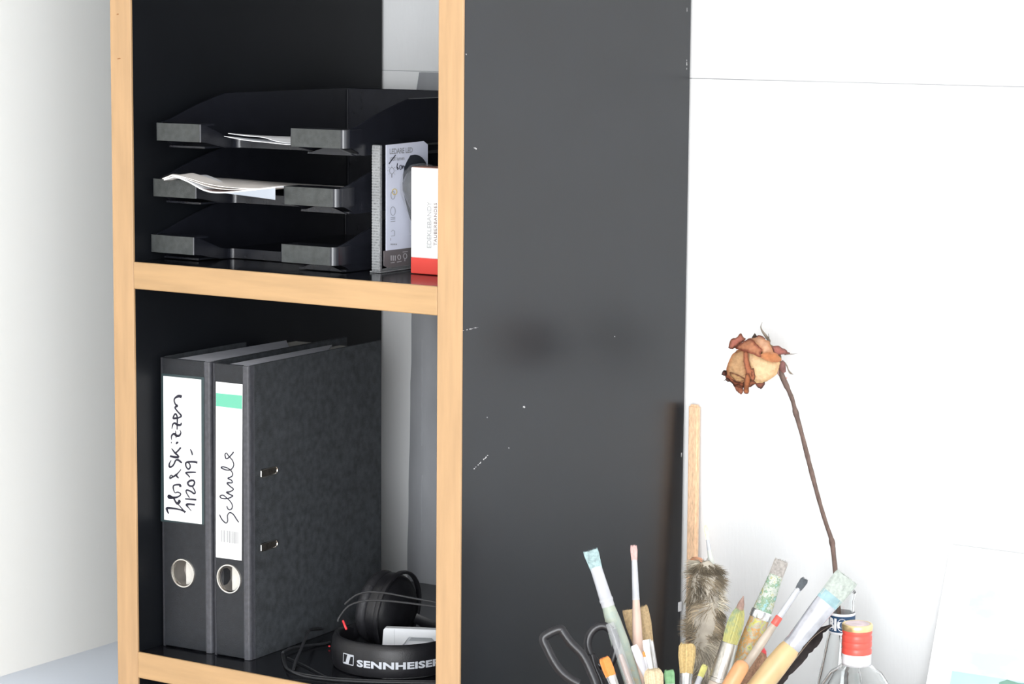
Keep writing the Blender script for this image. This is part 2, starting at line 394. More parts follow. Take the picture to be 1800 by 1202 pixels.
c_l = pxcurve([(388, 338), (430, 334.8), (484, 329)], .0110); c_l2 = pxcurve([(400, 339.5), (440, 344.5), (484, 350.5)], .0120)
bm = BM(); sheet(bm, I4, [c_l, c_l2], .0004); obj('cover_flap', bm, mat('bluish_paper', (.36, .40, .46), .6), bk, smooth=True, label='grey blue lower cover flap')
# loose sheets in top tray
zt = .0006 + 2 * PITCH + .0032
for k, (cp, yy, nm) in enumerate((([(401, 234), (430, 238), (462, 241), (482, 247), (505, 251)], .050, 'white sheet with lifted edge lying upper in the top letter tray'),
                                  ([(394, 239), (430, 246), (470, 250), (505, 254)], .046, 'white sheet lying lowest in the top letter tray'))):
    c = pxcurve(cp, yy); bm = BM()
    sheet(bm, I4, [c, [(p[0] + .02, p[1] + .03, zt + .004 + (p[2] - zt) * (.5 if k == 0 else .3)) for p in c], [(p[0] + .05, p[1] + .16, zt + .0035 - k * .002) for p in c]], .0005)
    obj('paper_sheet', bm, PAPER, None, smooth=True, label=nm, cat='paper', group='sheets in the top tray')

# ------------------------------------------------------------------ blister pack with lamp, beside the trays
bp = thing('lamp_blister_pack', 'clear blister pack with pale printed card standing right of the letter trays', 'light bulb pack', (.275, .11, 0))
def pln(a, b, c, d):      # bilinear map on the card: corners traced, on a plane facing the room's right
    return None
CX = .2755
def cardpt(px, py, off=0): 
    return on(px, py, (1, 0, 0), CX) + Vector((off, 0, 0))
CARD = mat('pale_blue_card', (.70, .73, .86), .45, var=.01)
CARDD = mat('taupe_card_band', (.16, .145, .15), .45)
PLX = mat('clear_blister', (.60, .62, .65), .10, trans=.0, alpha=.13, spec=.8, var=.02)
PLE = mat('grey_plastic_edge', (.24, .25, .26), .3, var=.35, scale=500, alpha=.92)
def quad(bm, pts, th, axis=(1, 0, 0)):
    n = Vector(axis) * th; a = [bm.verts.new(p) for p in pts]; b = [bm.verts.new(p + n) for p in pts]
    bm.faces.new(a[::-1]); bm.faces.new(b); k = len(a)
    for i in range(k): bm.faces.new((a[i], a[(i+1) % k], b[(i+1) % k], b[i]))
bm = BM(); quad(bm, [cardpt(*p, -.0008) for p in ((679, 255), (745, 248), (752, 254), (752, 432), (679, 441))], .0008); obj('printed_card', bm, CARD, bp)
bm = BM(); quad(bm, [cardpt(*p, -.0008) for p in ((675, 441), (752, 431.5), (752, 462), (682, 471), (675, 467))], .0009); obj('card_band', bm, CARDD, bp, label='taupe lower band with icons')
# plastic tray edges
e0 = cardpt(672, 255); e1 = cardpt(672, 475); eb = cardpt(752, 466)
bm = BM(); box(bm, CX - .0105, CX - .0002, e0.y - .004, e0.y + .0006, .0015, e0.z, .0008)
obj('side_flange', bm, PLE, bp, label='ribbed grey plastic edge')
bm = BM()
for k in range(44):
    z = .004 + k * (e0.z - .006) / 44; box(bm, CX - .0100, CX - .0008, e0.y - .0043, e0.y - .0038, z, z + .0012)
obj('flange_rib', bm, mat('plastic_rib', (.30, .31, .32), .25), bp)
bm = BM(); box(bm, CX - .013, CX + .0008, e0.y - .004, e0.y + .108, .0002, .0018, .0005); obj('bottom_flange', bm, PLE, bp)
bm = BM(); box(bm, CX - .0004, CX + .0012, e0.y + .0008, e0.y + .107, .0022, .0048, .0005); obj('bottom_flange', bm, PLX, bp)
# dark window and globe lamp
bm = BM(); wp = smoothpath([(721, 273, 0), (712, 290, 0), (708, 312, 0), (709, 335, 0), (714, 360, 0), (722, 388, 0), (734, 408, 0), (748, 412, 0), (750, 380, 0), (750, 300, 0), (744, 280, 0), (732, 272, 0), (721, 273, 0)], 4)[:-1]
quad(bm, [cardpt(p.x, p.y, .0002) for p in wp], .0004); obj('card_window', bm, mat('dark_window', (.035, .04, .05), .2), bp, label='dark cut-out behind the lamp')
gc = on(741, 328, (1, 0, 0), CX + .0185)
bm = BM(); lathe(bm, [(0, .0205), (.009, .019), (.016, .013), (.0198, .004), (.0195, -.004), (.016, -.013), (.012, -.022), (.0085, -.029), (.008, -.032), (0, -.032)], gc, 28)
obj('globe_lamp', bm, mat('smoked_glass', (.045, .05, .058), .10, metal=0, var=.1), bp, smooth=True, label='mirror-topped globe bulb')
bm = BM(); lathe(bm, [(0.0079, -.030), (.0082, -.031), (.0075, -.033), (.0082, -.035), (.0075, -.037), (.0082, -.039), (.0075, -.041), (.006, -.045), (0, -.046)], gc, 24)
obj('screw_cap', bm, STEEL, bp, smooth=True)
bm = BM(); lathe(bm, [(0, .0245), (.012, .0225), (.0200, .0150), (.0235, .004), (.0232, -.006), (.019, -.018), (.014, -.030), (.013, -.050)], gc, 28, sx=.92)
obj('blister_dome', bm, PLX, bp, smooth=True)
# print on the card
ax_u = Vector((0, 1, 0))
def cardfn(px, py):
    o = cardpt(px, py)
    return lambda x, y, z: (CX + .0003 + z, o.y + x, o.z + y)
bm = BM()
textmesh(bm, 'LEDARE LED', .0078, cardfn(684, 271), .00005, bold=.00012, space=.95)
textmesh(bm, '1000 lumen', .0056, cardfn(684, 283), .00005, bold=.00006)
obj('print', bm, INKG, bp)
bm = BM(); cf = lambda u, v, h: cardpt(u, v, .0005)
stroke(bm, [(683, 288), (688, 281), (695, 272)], 1.6, cf)
for s in ([(698, 287), (697, 293), (698, 298), (700, 296), (697, 294)], [(702, 291), (702, 297), (705, 297), (705, 291), (702, 291)], [(707, 291), (707, 297), (708, 292), (710, 292), (710, 297)]): stroke(bm, s, 1.3, cf, n=2)
obj('handwriting', bm, INK, bp)
bm = BM()
def ring2(cx, cy, rx, ry, wd=.9):
    stroke(bm, [(cx + rx * math.cos(k*math.pi/6), cy + ry * math.sin(k*math.pi/6)) for k in range(13)], wd, cf, n=2)
ring2(688, 300, 4, 5.5); stroke(bm, [(688, 306), (688, 312)], 1.5, cf)
for a in range(8): stroke(bm, [(688 + 6*math.cos(a*.785), 300 + 7*math.sin(a*.785)), (688 + 8*math.cos(a*.785), 300 + 9*math.sin(a*.785))], .7, cf, n=1)
ring2(690, 343, 3.5, 7); ring2(690, 371, 4.2, 7.5)
for y in (382, 385, 389): stroke(bm, [(686, y + .5), (694, y - .5)], 1.2, cf, n=1)
stroke(bm, [(687, 415), (693, 414), (693, 406), (690, 404), (687, 407)], .8, cf, n=1); stroke(bm, [(686, 423), (686, 418)], .8, cf, n=1)
for x in (686, 689, 692, 695): stroke(bm, [(x, 429.5), (x + 2, 429)], 2.2, cf, n=1)
obj('print_icon', bm, INKG, bp)
bm = BM(); ring2(693, 337, 4, 5, 1.6); obj('print_icon', bm, mat('yellow_print', (.75, .6, .25), .5), bp, label='small yellow arc')
bm = BM()
for x in (687, 690.5, 694): stroke(bm, [(x, 449), (x, 458)], 1.6, cf, n=1)
ring2(701, 452, 2.6, 4, 1.2); ring2(711.5, 450, 3, 4.5, 1.2); stroke(bm, [(711, 455), (711, 459)], 1.2, cf, n=1); stroke(bm, [(707, 443), (716, 442)], 1, cf, n=1)
stroke(bm, [(686, 462), (693, 461)], 1.1, cf, n=1); stroke(bm, [(697, 460.5), (705, 459)], 1.1, cf, n=1)
obj('print_icon', bm, mat('pale_print', (.55, .54, .56), .5), bp)

# ------------------------------------------------------------------ white and red carton
YB = .0822
a0 = on(722, 482, (0, 1, 0), YB); zt_ = on(722, 294, (0, 1, 0), YB).z
cb = thing('small_carton', 'small white carton with red bottom band standing before the bulb pack', 'carton', (a0.x + .032, YB + .012, 0))
bx1 = a0.x + .066
zr = on(722, 452, (0, 1, 0), YB).z
bm = BM(); box(bm, a0.x, bx1, YB, YB + .024, zr, zt_, .0006); obj('carton_body', bm, mat('white_carton', (.80, .80, .79), .35, var=.01), cb)
bm = BM(); box(bm, a0.x - .0001, bx1 + .0001, YB - .0001, YB + .0241, .0006, zr, .0006); obj('red_band', bm, mat('red_carton', (.72, .06, .045), .35, var=.02), cb, label='glossy red band')
bm = BM(); box(bm, a0.x + .0008, bx1 - .0008, YB + .0008, YB + .0232, zt_ - .0002, zt_ + .0007); obj('top_flap', bm, mat('brown_flap', (.25, .13, .10), .6), cb, label='dark brown top edge')
bo = on(758, 437, (0, 1, 0), YB)
bm = BM(); textmesh(bm, 'EDEKLEBANDY', .0075, lambda x, y, z: (bo.x - y, YB - .0002 - z, bo.z + x), .00005, space=.92)
obj('print', bm, INKL, cb)
bm = BM(); bo2 = on(768, 432, (0, 1, 0), YB); textmesh(bm, 'TAUBERBANDES', .0055, lambda x, y, z: (bo2.x - y, YB - .0002 - z, bo2.z + x), .00005, space=1.1)
obj('print', bm, mat('brown_print', (.20, .14, .16), .6), cb)

# ------------------------------------------------------------------ ring binders
def binder(ox, oy, wid, ang, label, labq, stripes, ringpx, ringpy, slotpx):
    d = .254; h = .318
    M = Matrix.Translation((ox, oy, ZL)) @ Matrix.Rotation(math.radians(ang), 4, 'Z'); Mi = M.inverted()
    F = lambda a, b, c: M @ Vector((a, b, c))
    b0 = F(wid / 2, d / 2, 0)
    t = thing('ring_binder', label, 'ring binder', b0, 'ring binders on the lower shelf')
    nrm = (M.to_3x3() @ Vector((0, -1, 0))); c0 = nrm.dot(F(0, 0, 0))
    def sp(px, py, off=.0): return on(px, py, nrm, c0) + nrm * off
    rl = Mi @ sp(ringpx, ringpy)
    bm = BM(); box(bm, .0045, wid - .0075, 0, .0030, .0015, h, .0006, M); spine = obj('spine', bm, SPINE, t)
    R = .0150
    cb_ = BM(); lathe(cb_, [(0, -.01), (R - .001, -.01), (R - .001, .02), (0, .02)], F(rl.x, 0, rl.z), 32, M.to_3x3() @ Vector((0, 1, 0))); cut(spine, [cb_])
    # side covers and hinge strips
    for s, x0, x1 in ((0, 0, .0024), (1, wid - .0024, wid)):
        bm = BM(); box(bm, x0, x1, .0095, d, 0, h, .0005, M); cv = obj('cover', bm, CARTON, t)
        if s == 1: right = cv
        bm = BM()
        if s == 0: hp = [(.0005, .0095), (.0002, .004), (.0015, .0012), (.0045, .0002), (.0045, .0022), (.0028, .0030), (.0026, .0095)]
        else: hp = [(wid - .0075, .0002), (wid - .0052, -.0003), (wid - .0040, .0006), (wid - .0030, .0004), (wid - .0012, .0016), (wid - .0002, .0042), (wid - .0005, .0062), (wid + .0001, .0095), (wid - .0026, .0095), (wid - .0028, .0040), (wid - .0046, .0026), (wid - .0075, .0025)]
        prism(bm, hp, lambda a, b: F(a, b, .0004), lambda a, b: F(a, b, h - .0004)); obj('hinge_strip', bm, HINGE, t, smooth=True, auto=60)
    # metal ring
    ax = M.to_3x3() @ Vector((0, -1, 0))
    bm = BM(); lathe(bm, [(R - .0012, -.0022), (R - .0014, .0004), (R - .0006, .0016), (R + .0006, .0016), (R + .0013, .0004), (R + .0014, -.0002), (R, -.0022)], F(rl.x, 0, rl.z), 40, ax, close=True)
    ring = obj('finger_ring', bm, CHROME, t, smooth=True, label='shiny nickel finger ring')
    bm = BM(); lathe(bm, [(R - .0011, -.0002), (R - .0013, -.010), (R - .004, -.016), (0, -.017)], F(rl.x, 0, rl.z), 36, ax)
    obj('finger_hole', bm, mat('dull_cup', (.30, .285, .27), .38, metal=.75, var=.12, scale=60), ring, smooth=True)
    # paper, lever metal
    bm = BM(); box(bm, wid * .42, wid - .0036, .0065, d - .042, .006, h - .0035, .0008, M)
    pb = obj('paper_block', bm, mat('paper_block', (.60, .585, .55), .7, var=.12, scale=200, stretch=(20, 1, 1)), t)
    bm = BM(); prism(bm, [(.012, .0035), (wid - .0036, .0035), (wid - .0036, .15), (wid * .30, .205)], lambda a, b: F(a, b, h - .012), lambda a, b: F(a, b, h - .0025))
    obj('divider_sheets', bm, mat('lining_paper', (.66, .67, .74), .6, var=.08, scale=60), t)
    bm = BM(); box(bm, .003, .012, .004, d - .05, .006, h - .010, 0, M); obj('inner_lining', bm, SPINE, t)
    # label sticker
    if stripes == 0:
        bm = BM(); quad(bm, [sp(a, b, 0) for a, b in ((284, 656), (359, 663), (359, 922), (283, 916))], .0003, nrm); obj('label_pocket', bm, mat('teal_pocket', (.03, .05, .055), .3), t, label='dark clear label pocket')
    bm = BM(); quad(bm, [sp(a, b, 0) for a, b in labq], .0005, nrm); lb = obj('spine_label', bm, LABEL, t, label='white paper spine label')
    return t, sp, F, right, lb, M, wid
B1, sp1, F1, r1, lb1, M1, w1 = binder(.0035, .0357, .0685, 2.2, 'wider black ring binder on the left, spine handwritten with two lines',
    [(287.5, 660.5), (354, 667), (355, 921), (289, 913)], 0, 322, 1007, None)
B2, sp2, F2, r2, lb2, M2, w2 = binder(.0752, .0366, .0490, 2.6, 'narrower black ring binder with green-striped label, right of the wider one',
    [(380, 670.5), (426.5, 675.5), (425, 985), (380, 979)], 1, 403, 1017, None)
# handwriting traced stroke by stroke
bm = BM(); f1 = lambda u, v, h: sp1(280 + u / 10.02, 680 + v / 10.02, .0008)
A = 0; 
def S(pts, wd=26, dy=0, n=4): stroke(bm, [(p[0], p[1] + dy) + ((p[2],) if len(p) > 2 else ()) for p in pts], wd, f1, n=n, g=1.25)
S([(405, 172, 40), (350, 160, 42), (290, 190, 26), (270, 235, 20), (290, 300, 22), (322, 332, 34), (285, 362, 24), (330, 430, 22), (395, 505, 26), (350, 540, 24), (290, 550, 30), (255, 550, 26), (265, 505, 22), (295, 470, 24), (322, 520, 22), (325, 600, 20), (322, 680, 18), (322, 750, 16)])
S([(395, 625, 14), (385, 665, 28), (330, 665, 34), (280, 635, 28), (245, 660, 22), (230, 735, 12)])
S([(370, 755, 10), (388, 800, 16), (365, 850, 30), (320, 860, 36), (270, 825, 32), (230, 850, 24), (222, 900, 14), (228, 930, 10)]); S([(295, 770, 10), (300, 840, 18), (305, 900, 10)])
S([(300, 1003, 16), (322, 980, 32), (342, 965, 18)]); S([(222, 965, 14), (222, 992, 12)])
S([(388, 1062, 24), (340, 1120, 24), (290, 1165, 22)]); S([(225, 1082, 14), (285, 1160, 26), (330, 1200, 24), (355, 1240, 24)])
S([(195, 1215, 26), (270, 1232, 34), (350, 1238, 36)])
S([(405, 1338, 24), (350, 1290, 30), (300, 1288, 24), (270, 1350, 22), (235, 1395, 24), (190, 1405, 28), (185, 1350, 20), (220, 1288, 12)])
S([(392, 1448, 14), (345, 1505, 18), (300, 1550, 28), (250, 1580, 24), (195, 1608, 22), (205, 1560, 18), (235, 1560, 18), (230, 1590, 16)]); S([(295, 1530, 18), (320, 1575, 26), (350, 1605, 18)])
S([(375, 1760, 36), (375, 1725, 30), (320, 1720, 26), (262, 1735, 22), (255, 1790, 20), (285, 1862, 14), (330, 1850, 20), (385, 1880, 18), (360, 1920, 22), (290, 1945, 30), (190, 1945, 44), (175, 1915, 36), (210, 1925, 30), (262, 1960, 24), (295, 2020, 26), (330, 2050, 40), (365, 2010, 40), (340, 2000, 30)])
S([(330, 2055, 14), (390, 2120, 16), (440, 2180, 18)]); S([(470, 2205, 34), (410, 2170, 24), (280, 2140, 26), (150, 2130, 34), (145, 2165, 28), (172, 2230, 18)])
# second line
S([(552, 1092, 14), (580, 1150, 22), (590, 1200, 16)])
S([(680, 1332, 34), (620, 1318, 30), (520, 1318, 28), (475, 1340, 26), (480, 1400, 20), (520, 1445, 26), (552, 1410, 22), (540, 1350, 18), (500, 1330, 16)])
S([(655, 1500, 20), (560, 1500, 26), (475, 1508, 24), (515, 1550, 20), (545, 1590, 18)])
S([(600, 1635, 28), (630, 1680, 24), (600, 1740, 28), (540, 1738, 28), (508, 1690, 26), (550, 1650, 32), (600, 1640, 28)])
S([(590, 1748, 18), (640, 1845, 20), (620, 1875, 26), (560, 1835, 24), (490, 1815, 26), (485, 1860, 18), (540, 1950, 16)])
S([(660, 1985, 28), (560, 1975, 24), (460, 1968, 18)])
S([(635, 2072, 26), (550, 2062, 28), (490, 2072, 36), (520, 2120, 16), (572, 2180, 12)])
obj('handwriting', bm, INK, lb1)
bm = BM(); f2 = lambda u, v, h: sp2(370 + u / 5.724, 780 + v / 5.724, .0008)
def S2(pts, wd=9): stroke(bm, pts, wd, f2, n=5, g=1.45)
S2([(238, 80, 10), (205, 120, 9), (165, 150, 9), (150, 110, 9), (165, 92, 8), (190, 125, 8), (225, 165, 8), (238, 215, 8), (210, 258, 9), (165, 262, 9), (112, 240, 10), (135, 230, 9), (190, 250, 8), (225, 290, 8), (220, 325, 9), (180, 345, 10), (215, 365, 9), (222, 390, 9), (172, 392, 11), (200, 425, 9), (235, 455, 9), (200, 480, 10), (165, 487, 11), (215, 515, 10), (228, 525, 9), (180, 548, 10), (120, 548, 9), (100, 525, 9), (130, 515, 9), (165, 540, 8), (205, 580, 8), (225, 620, 8), (215, 655, 9), (185, 658, 9), (168, 625, 8)])
S2([(95, 710, 8), (120, 760, 9), (160, 795, 9), (178, 770, 8), (175, 720, 8), (200, 690, 9), (235, 710, 9), (265, 755, 9), (288, 788, 8)])
obj('handwriting', bm, INK, lb2)
bm = BM(); quad(bm, [sp2(a, b, .0005) for a, b in ((380.3, 690.5), (426.2, 695), (426, 719), (380.3, 713.5))], .0001, M2.to_3x3() @ Vector((0, -1, 0))); obj('green_stripe', bm, GREEN, lb2, label='green stripe across the label')
bm = BM(); f3 = lambda u, v, h: sp2(u, v, .0007)
for y in (768, 819): stroke(bm, [(381, y), (425, y + 4)], .5, f3, n=1)
for k, (x, wd) in enumerate(((390, 1.6), (392.6, 1.2), (395, 2.4), (398.5, 1), (401, 2.2), (404.5, 2.6), (408, 1), (410.5, 1.8), (413.5, 2.6), (417, 1.6), (419, 1))): stroke(bm, [(x, 931 + (x - 390) * .13), (x, 952 + (x - 390) * .13)], wd, f3, n=1)
for y in (962, 966, 970): stroke(bm, [(385, y), (405 if y > 962 else 418, y + 2.5)], .5, f3, n=1)
obj('bar_code', bm, INKL, lb2, kind='stuff')
# eyelets on the right binder's cover
NX = M2.to_3x3() @ Vector((1, 0, 0)); cN = NX.dot(F2(w2, 0, 0)) 
M2i = M2.inverted()
for py in (829.5, 959):
    a = M2i @ on(458.5, py + 2.5, NX, cN); b = M2i @ on(487, py - 3.5, NX, cN)
    cz = (a.z + b.z) / 2; ya, yb = a.y, b.y; r = .0040
    pts = [(yb - r + r * math.cos(t), cz + r * math.sin(t)) for t in [math.radians(-90 + 20*k) for k in range(10)]] + [(ya + .001, cz + r), (ya, cz + r - .001), (ya, cz - r + .001), (ya + .001, cz - r)]
    path = [F2(w2 + .0004, *p) for p in pts]; path.append(path[0])
    bm = BM(); tube(bm, path, .0008, 6); ey = obj('eyelet', bm, CHROME, r2, smooth=True, label='nickel slot eyelet')
    bm = BM(); prism(bm, pts, lambda y, z: F2(w2 - .0005, y, z), lambda y, z: F2(w2 + .0002, y, z)); obj('slot', bm, mat('slot_dark', (.05, .045, .04), .35, metal=.4, var=.5, scale=300), r2)

# ------------------------------------------------------------------ headphones
HPL = mat('headphone_plastic', (.009, .009, .011), .42, var=.2, scale=90, bump=.2, bscale=1200)
HPS = mat('headphone_soft', (.014, .014, .017), .55, var=.2, scale=90, bump=.4, bscale=500)
hc = Vector((.2565, .120, ZL)); vb = Vector((-.5435, .8394, 0)); vr = Vector((.8388, .5444, 0)).normalized()
hp = thing('headphones', 'black over-ear headphones with white lettering lying on the lower shelf', 'headphones', hc)
def arcp(a, r, z):    # a: 0 = nearest the viewer, + to the right
    a = math.radians(a); return hc + vr * (math.sin(a) * r) - vb * (math.cos(a) * r) + Vector((0, 0, z))
RH = .0670
bm = BM(); L = []
N_ = 56
for k in range(N_+1):
    a = -128 + 256 * k / N_
    s = min(1, (128 - abs(a)) / 40 + .35)
    hh = .0355 * (.55 + .45 * s); lift = (.0355 - hh) * .5 + .0003
    pr = [(RH - .0075, lift + .003), (RH - .005, lift), (RH - .0012, lift + .0008), (RH + .0005, lift + hh * .2), (RH + .0012, lift + hh * .5), (RH + .0002, lift + hh * .8), (RH - .0022, lift + hh * .97), (RH - .005, lift + hh), (RH - .0078, lift + hh * .93), (RH - .0082, lift + hh * .5)]
    L.append([bm.verts.new(arcp(a, r, z)) for r, z in pr])
for p, q in zip(L, L[1:]):
    for k in range(10): bm.faces.new((p[k], p[(k+1) % 10], q[(k+1) % 10], q[k]))
bm.faces.new(L[0][::-1]); bm.faces.new(L[-1])
band = obj('headband', bm, HPL, hp, smooth=True, auto=60)
# lettering wrapped on the band
def bandfn(s0, z0, r=.0017):
    def fn(x, y, z):
        return arcp(math.degrees((s0 + x) / RH), RH + r + z, z0 + y)
    return fn
WHT = mat('silver_print', (.46, .48, .52), .4)
bm = BM()
b_ = bandfn(0, .0118); textmesh(bm, 'SENNHEISER', .0098, lambda x, y, z: b_(-.0385 + x * 1.62, y, z), .0001, bold=.0004, space=1.04)
vs = [v for v in bm.verts]
obj('lettering', bm, WHT, band, label='silver brand lettering')
bm = BM(); lf = lambda u, v, h: arcp(math.degrees((-.0585 + u) / RH), RH + .0016, .0118 + v)
for s, wd in (([(0, 0), (.0005, .0105), (.0155, .0105), (.0150, 0), (0, 0)], .0009),): 
    for i in range(len(s)-1): stroke(bm, [s[i], ((s[i][0]+s[i+1][0])/2, (s[i][1]+s[i+1][1])/2), s[i+1]], wd, lf, n=2)
lg = [(.0035, .0004), (.0085, .0004), (.0118, .0100), (.0068, .0100)]
bm.faces.new([bm.verts.new(lf(*p, 0)) for p in lg])
bm.faces.new([bm.verts.new(lf(*p, 0)) for p in [(.0020, .0016), (.0050, .0016), (.0055, .0004), (.0006, .0004)]])
bm.faces.new([bm.verts.new(lf(*p, 0)) for p in [(.0100, .0100), (.0145, .0100), (.0145, .0088), (.0097, .0088)]])
obj('emblem', bm, WHT, band, label='silver square emblem with slanted bar')
# slider arms, red marks
for sg in (-1, 1):
    bm = BM(); P = [arcp(sg * a, RH - .0035 - (a - 118) * .00018, .018 + (a - 118) * .00045) for a in (116, 126, 138, 150, 160)]
    tube(bm, P, [(.012, .0022), (.011, .002), (.009, .002), (.007, .0018), (.006, .0018)], 8, up=(0, 0, 1)); obj('slider_arm', bm, HPL, hp, smooth=True)
bm = BM(); q = pt(606, 1098, 2.66); tube(bm, [pt(603, 1091, 2.612), pt(606, 1099, 2.606), pt(609, 1106, 2.604)], .0011, 6); obj('side_marker', bm, mat('red_mark', (.75, .04, .05), .4), hp, label='small red side mark')
bm = BM(); lathe(bm, [(0, .0014), (.0012, .0008), (.0014, 0), (0, -.0008)], on(579, 1136, (0, 0, 1), ZL + .002), 10); obj('side_marker', bm, MATS['red_mark'], hp, smooth=True, label='tiny red dot')
def cup(c, ax, nm):
    ax = Vector(ax).normalized()
    bm = BM(); lathe(bm, [(0, -.0165), (.018, -.0155), (.031, -.012), (.0385, -.004), (.0405, .003), (.0400, .009), (.034, .0105), (0, .0105)], c, 40, ax)
    ob = obj('ear_cup', bm, HPL, hp, smooth=True)
    bm = BM(); n = 40; R1 = .031; r1_ = .0095
    prof_ = [(R1 + r1_ * math.cos(t), .0175 + .0080 * math.sin(t)) for t in [k*2*math.pi/12 for k in range(12)]]
    lathe(bm, prof_, c, n, ax, close=True); obj('ear_pad', bm, HPS, ob, smooth=True, label='padded ear cushion')
    bm = BM(); lathe(bm, [(0.029, .0106), (.029, .0125), (0, .0125)], c, 24, ax); obj('speaker_mesh', bm, HPS, ob)
    a = ax.cross(Vector((0, 0, 1))).normalized(); up = a.cross(ax)
    bm = BM(); P = [c - ax * (.006 + .012 * math.cos(math.radians(t)) ** 2 * 0) + a * .0435 * math.cos(math.radians(t)) + Vector(up) * .0435 * math.sin(math.radians(t)) for t in range(-40, 221, 13)]
    tube(bm, P, [(.0035, .002)] * len(P), 8, up=ax); obj('yoke', bm, HPL, ob, smooth=True)
c1 = pt(690, 1070, 2.765); c1.z = ZL + .0455
cup(c1, (-.96, -.05, .10), 'l')
c2 = c1 + Vector((.092, .030, -.001)); cup(c2, (.55, -.55, .1), 'r')
# cable
CAB = mat('cable_rubber', (.022, .023, .026), .45, var=.15, scale=200)
cbm = BM(); g = lambda px, py, dz=.0016: on(px, py, (0, 0, 1), ZL + dz)
rc = .0011
for dz in (0, 1):
    o_ = dz * 3.4
    tube(cbm, smoothpath([g(498 - dz*2, 1146, .004), g(496 + dz*3, 1152), g(500 + dz*2.5, 1168), g(508 + dz, 1177, .002 + dz * .0025), g(535, 1185 + o_), g(591, 1192 + o_), g(665, 1196 + o_ * .8), g(757, 1197.5 + o_ * .8), g(800, 1197 + o_)], 6), rc, 8)
tube(cbm, smoothpath([g(516, 1176), g(520, 1162, .004), g(528, 1143, .009), g(536, 1124, .014), g(543, 1109, .018), g(552, 1106, .012), g(575, 1104, .004), g(596, 1095, .004)], 6), rc * 1.5, 8)
tube(cbm, smoothpath([g(498, 1146, .004), g(512, 1139, .004), g(535, 1135, .003), g(569, 1131), g(580, 1128)], 6), rc * 1.3, 8)
tube(cbm, smoothpath([g(505, 1155), g(530, 1166), g(560, 1182), g(574, 1189)], 5), rc * .6, 6)
for cp in ([(606, 1062), (611, 1057), (628, 1045), (650, 1040), (683, 1043), (720, 1050), (765, 1058), (800, 1066)], [(594, 1092), (597, 1084), (613, 1065), (637, 1056.5), (665, 1055), (702, 1058), (735, 1062), (765, 1066), (800, 1074)]):
    tube(cbm, smoothpath([pt(a, b, 2.655 - (a - 600) * .0002) for a, b in cp], 5), rc * .95, 8)
obj('cable', cbm, CAB, hp, smooth=True, label='thin dark grey looped cable')
# white device inside the band
Yd = .118
d0 = on(674, 1103.5, (0, 1, 0), Yd)
th_ = math.atan2(vr.y, vr.x) - math.radians(7)
E1 = Vector((math.cos(th_), math.sin(th_), 0)); E2 = Vector((-math.sin(th_), math.cos(th_), 0)); NF = -E2; cD = NF.dot(d0)
DL = lambda u, v, h: d0 + E1 * u + E2 * v + Vector((0, 0, h))
def dl(px, py): q = on(px, py, NF, cD) - d0; return q.dot(E1), q.z
hz = ZL + .0006 - d0.z
dv = thing('white_adapter', 'white plastic adapter box standing inside the headphone band', 'adapter', (d0.x + .03, d0.y + .02, ZL))
bm = BM(); prism(bm, [(-.0025, hz), (.062, hz), (.062, 0), (.002, 0), (0, -.002)], lambda x, z: DL(x, 0, z), lambda x, z: DL(x, .009, z))
dm = mat('white_device', (.80, .82, .85), .35, var=.01); body = obj('body', bm, dm, dv)
ra_, rb_, rc_, rd_ = dl(707, 1133), dl(719, 1119.5), dl(761, 1121), dl(772, 1133)
cb_ = BM(); prism(cb_, [(ra_[0] - .004, ra_[1] - .006), rb_, (rc_[0], rb_[1]), (rd_[0] + .004, ra_[1] - .006)], lambda x, z: DL(x, -.01, z), lambda x, z: DL(x, .004, z)); cut(body, [cb_])
xs = dl(693, 1110)[0]
bm = BM(); prism(bm, [(xs, hz + .006), (xs + .0003, hz + .006), (xs + .0003, -.001), (xs, -.001)], lambda x, z: DL(x, -.0002, z), lambda x, z: DL(x, .001, z)); obj('seam', bm, mat('seam_grey', (.5, .52, .55), .5), dv)
bm = BM(); prism(bm, [(rb_[0] + .002, rb_[1] - .0015), (rc_[0] - .002, rb_[1] - .0015), (rc_[0] + .001, rb_[1] - .0045), (rb_[0] - .001, rb_[1] - .0045)], lambda x, z: DL(x, .0025, z), lambda x, z: DL(x, .0045, z)); obj('grille', bm, mat('grille_grey', (.38, .40, .42), .5), dv, label='grey grille in the recess')

# ------------------------------------------------------------------ desk, pot
ZD = -.62
dk = thing('desk', 'white desk below the wall, carrying brushes and bottles', 'desk', (1.3, .10, -1.38))
bm = BM(); box(bm, .445, 2.3, -.30, YW - .004, ZD - .03, ZD, .002); obj('desk_top', bm, mat('desk_white', (.78, .78, .77), .4), dk)
for x in (.47, 2.24):
    for y in (-.27, .41):
        bm = BM(); box(bm, x, x + .035, y - .017, y + .017, -1.38, ZD - .03, .002); obj('leg', bm, MATS['desk_white'], dk)
pc = pt(1152, 1300, 2.5); pc.z = ZD; RP = .116; ZR = -.428
bm = BM(); lathe(bm, [(0, 0), (RP - .004, 0), (RP, .004), (RP, ZR - ZD - .002), (RP - .0015, ZR - ZD), (RP - .003, ZR - ZD - .002), (RP - .003, .006), (0, .006)], pc, 64)
pot = obj('brush_pot', bm, mat('pot_glaze', (.45, .45, .44), .3, var=.05), None, smooth=True, label='wide plain pot on the desk holding all the brushes', cat='pot')
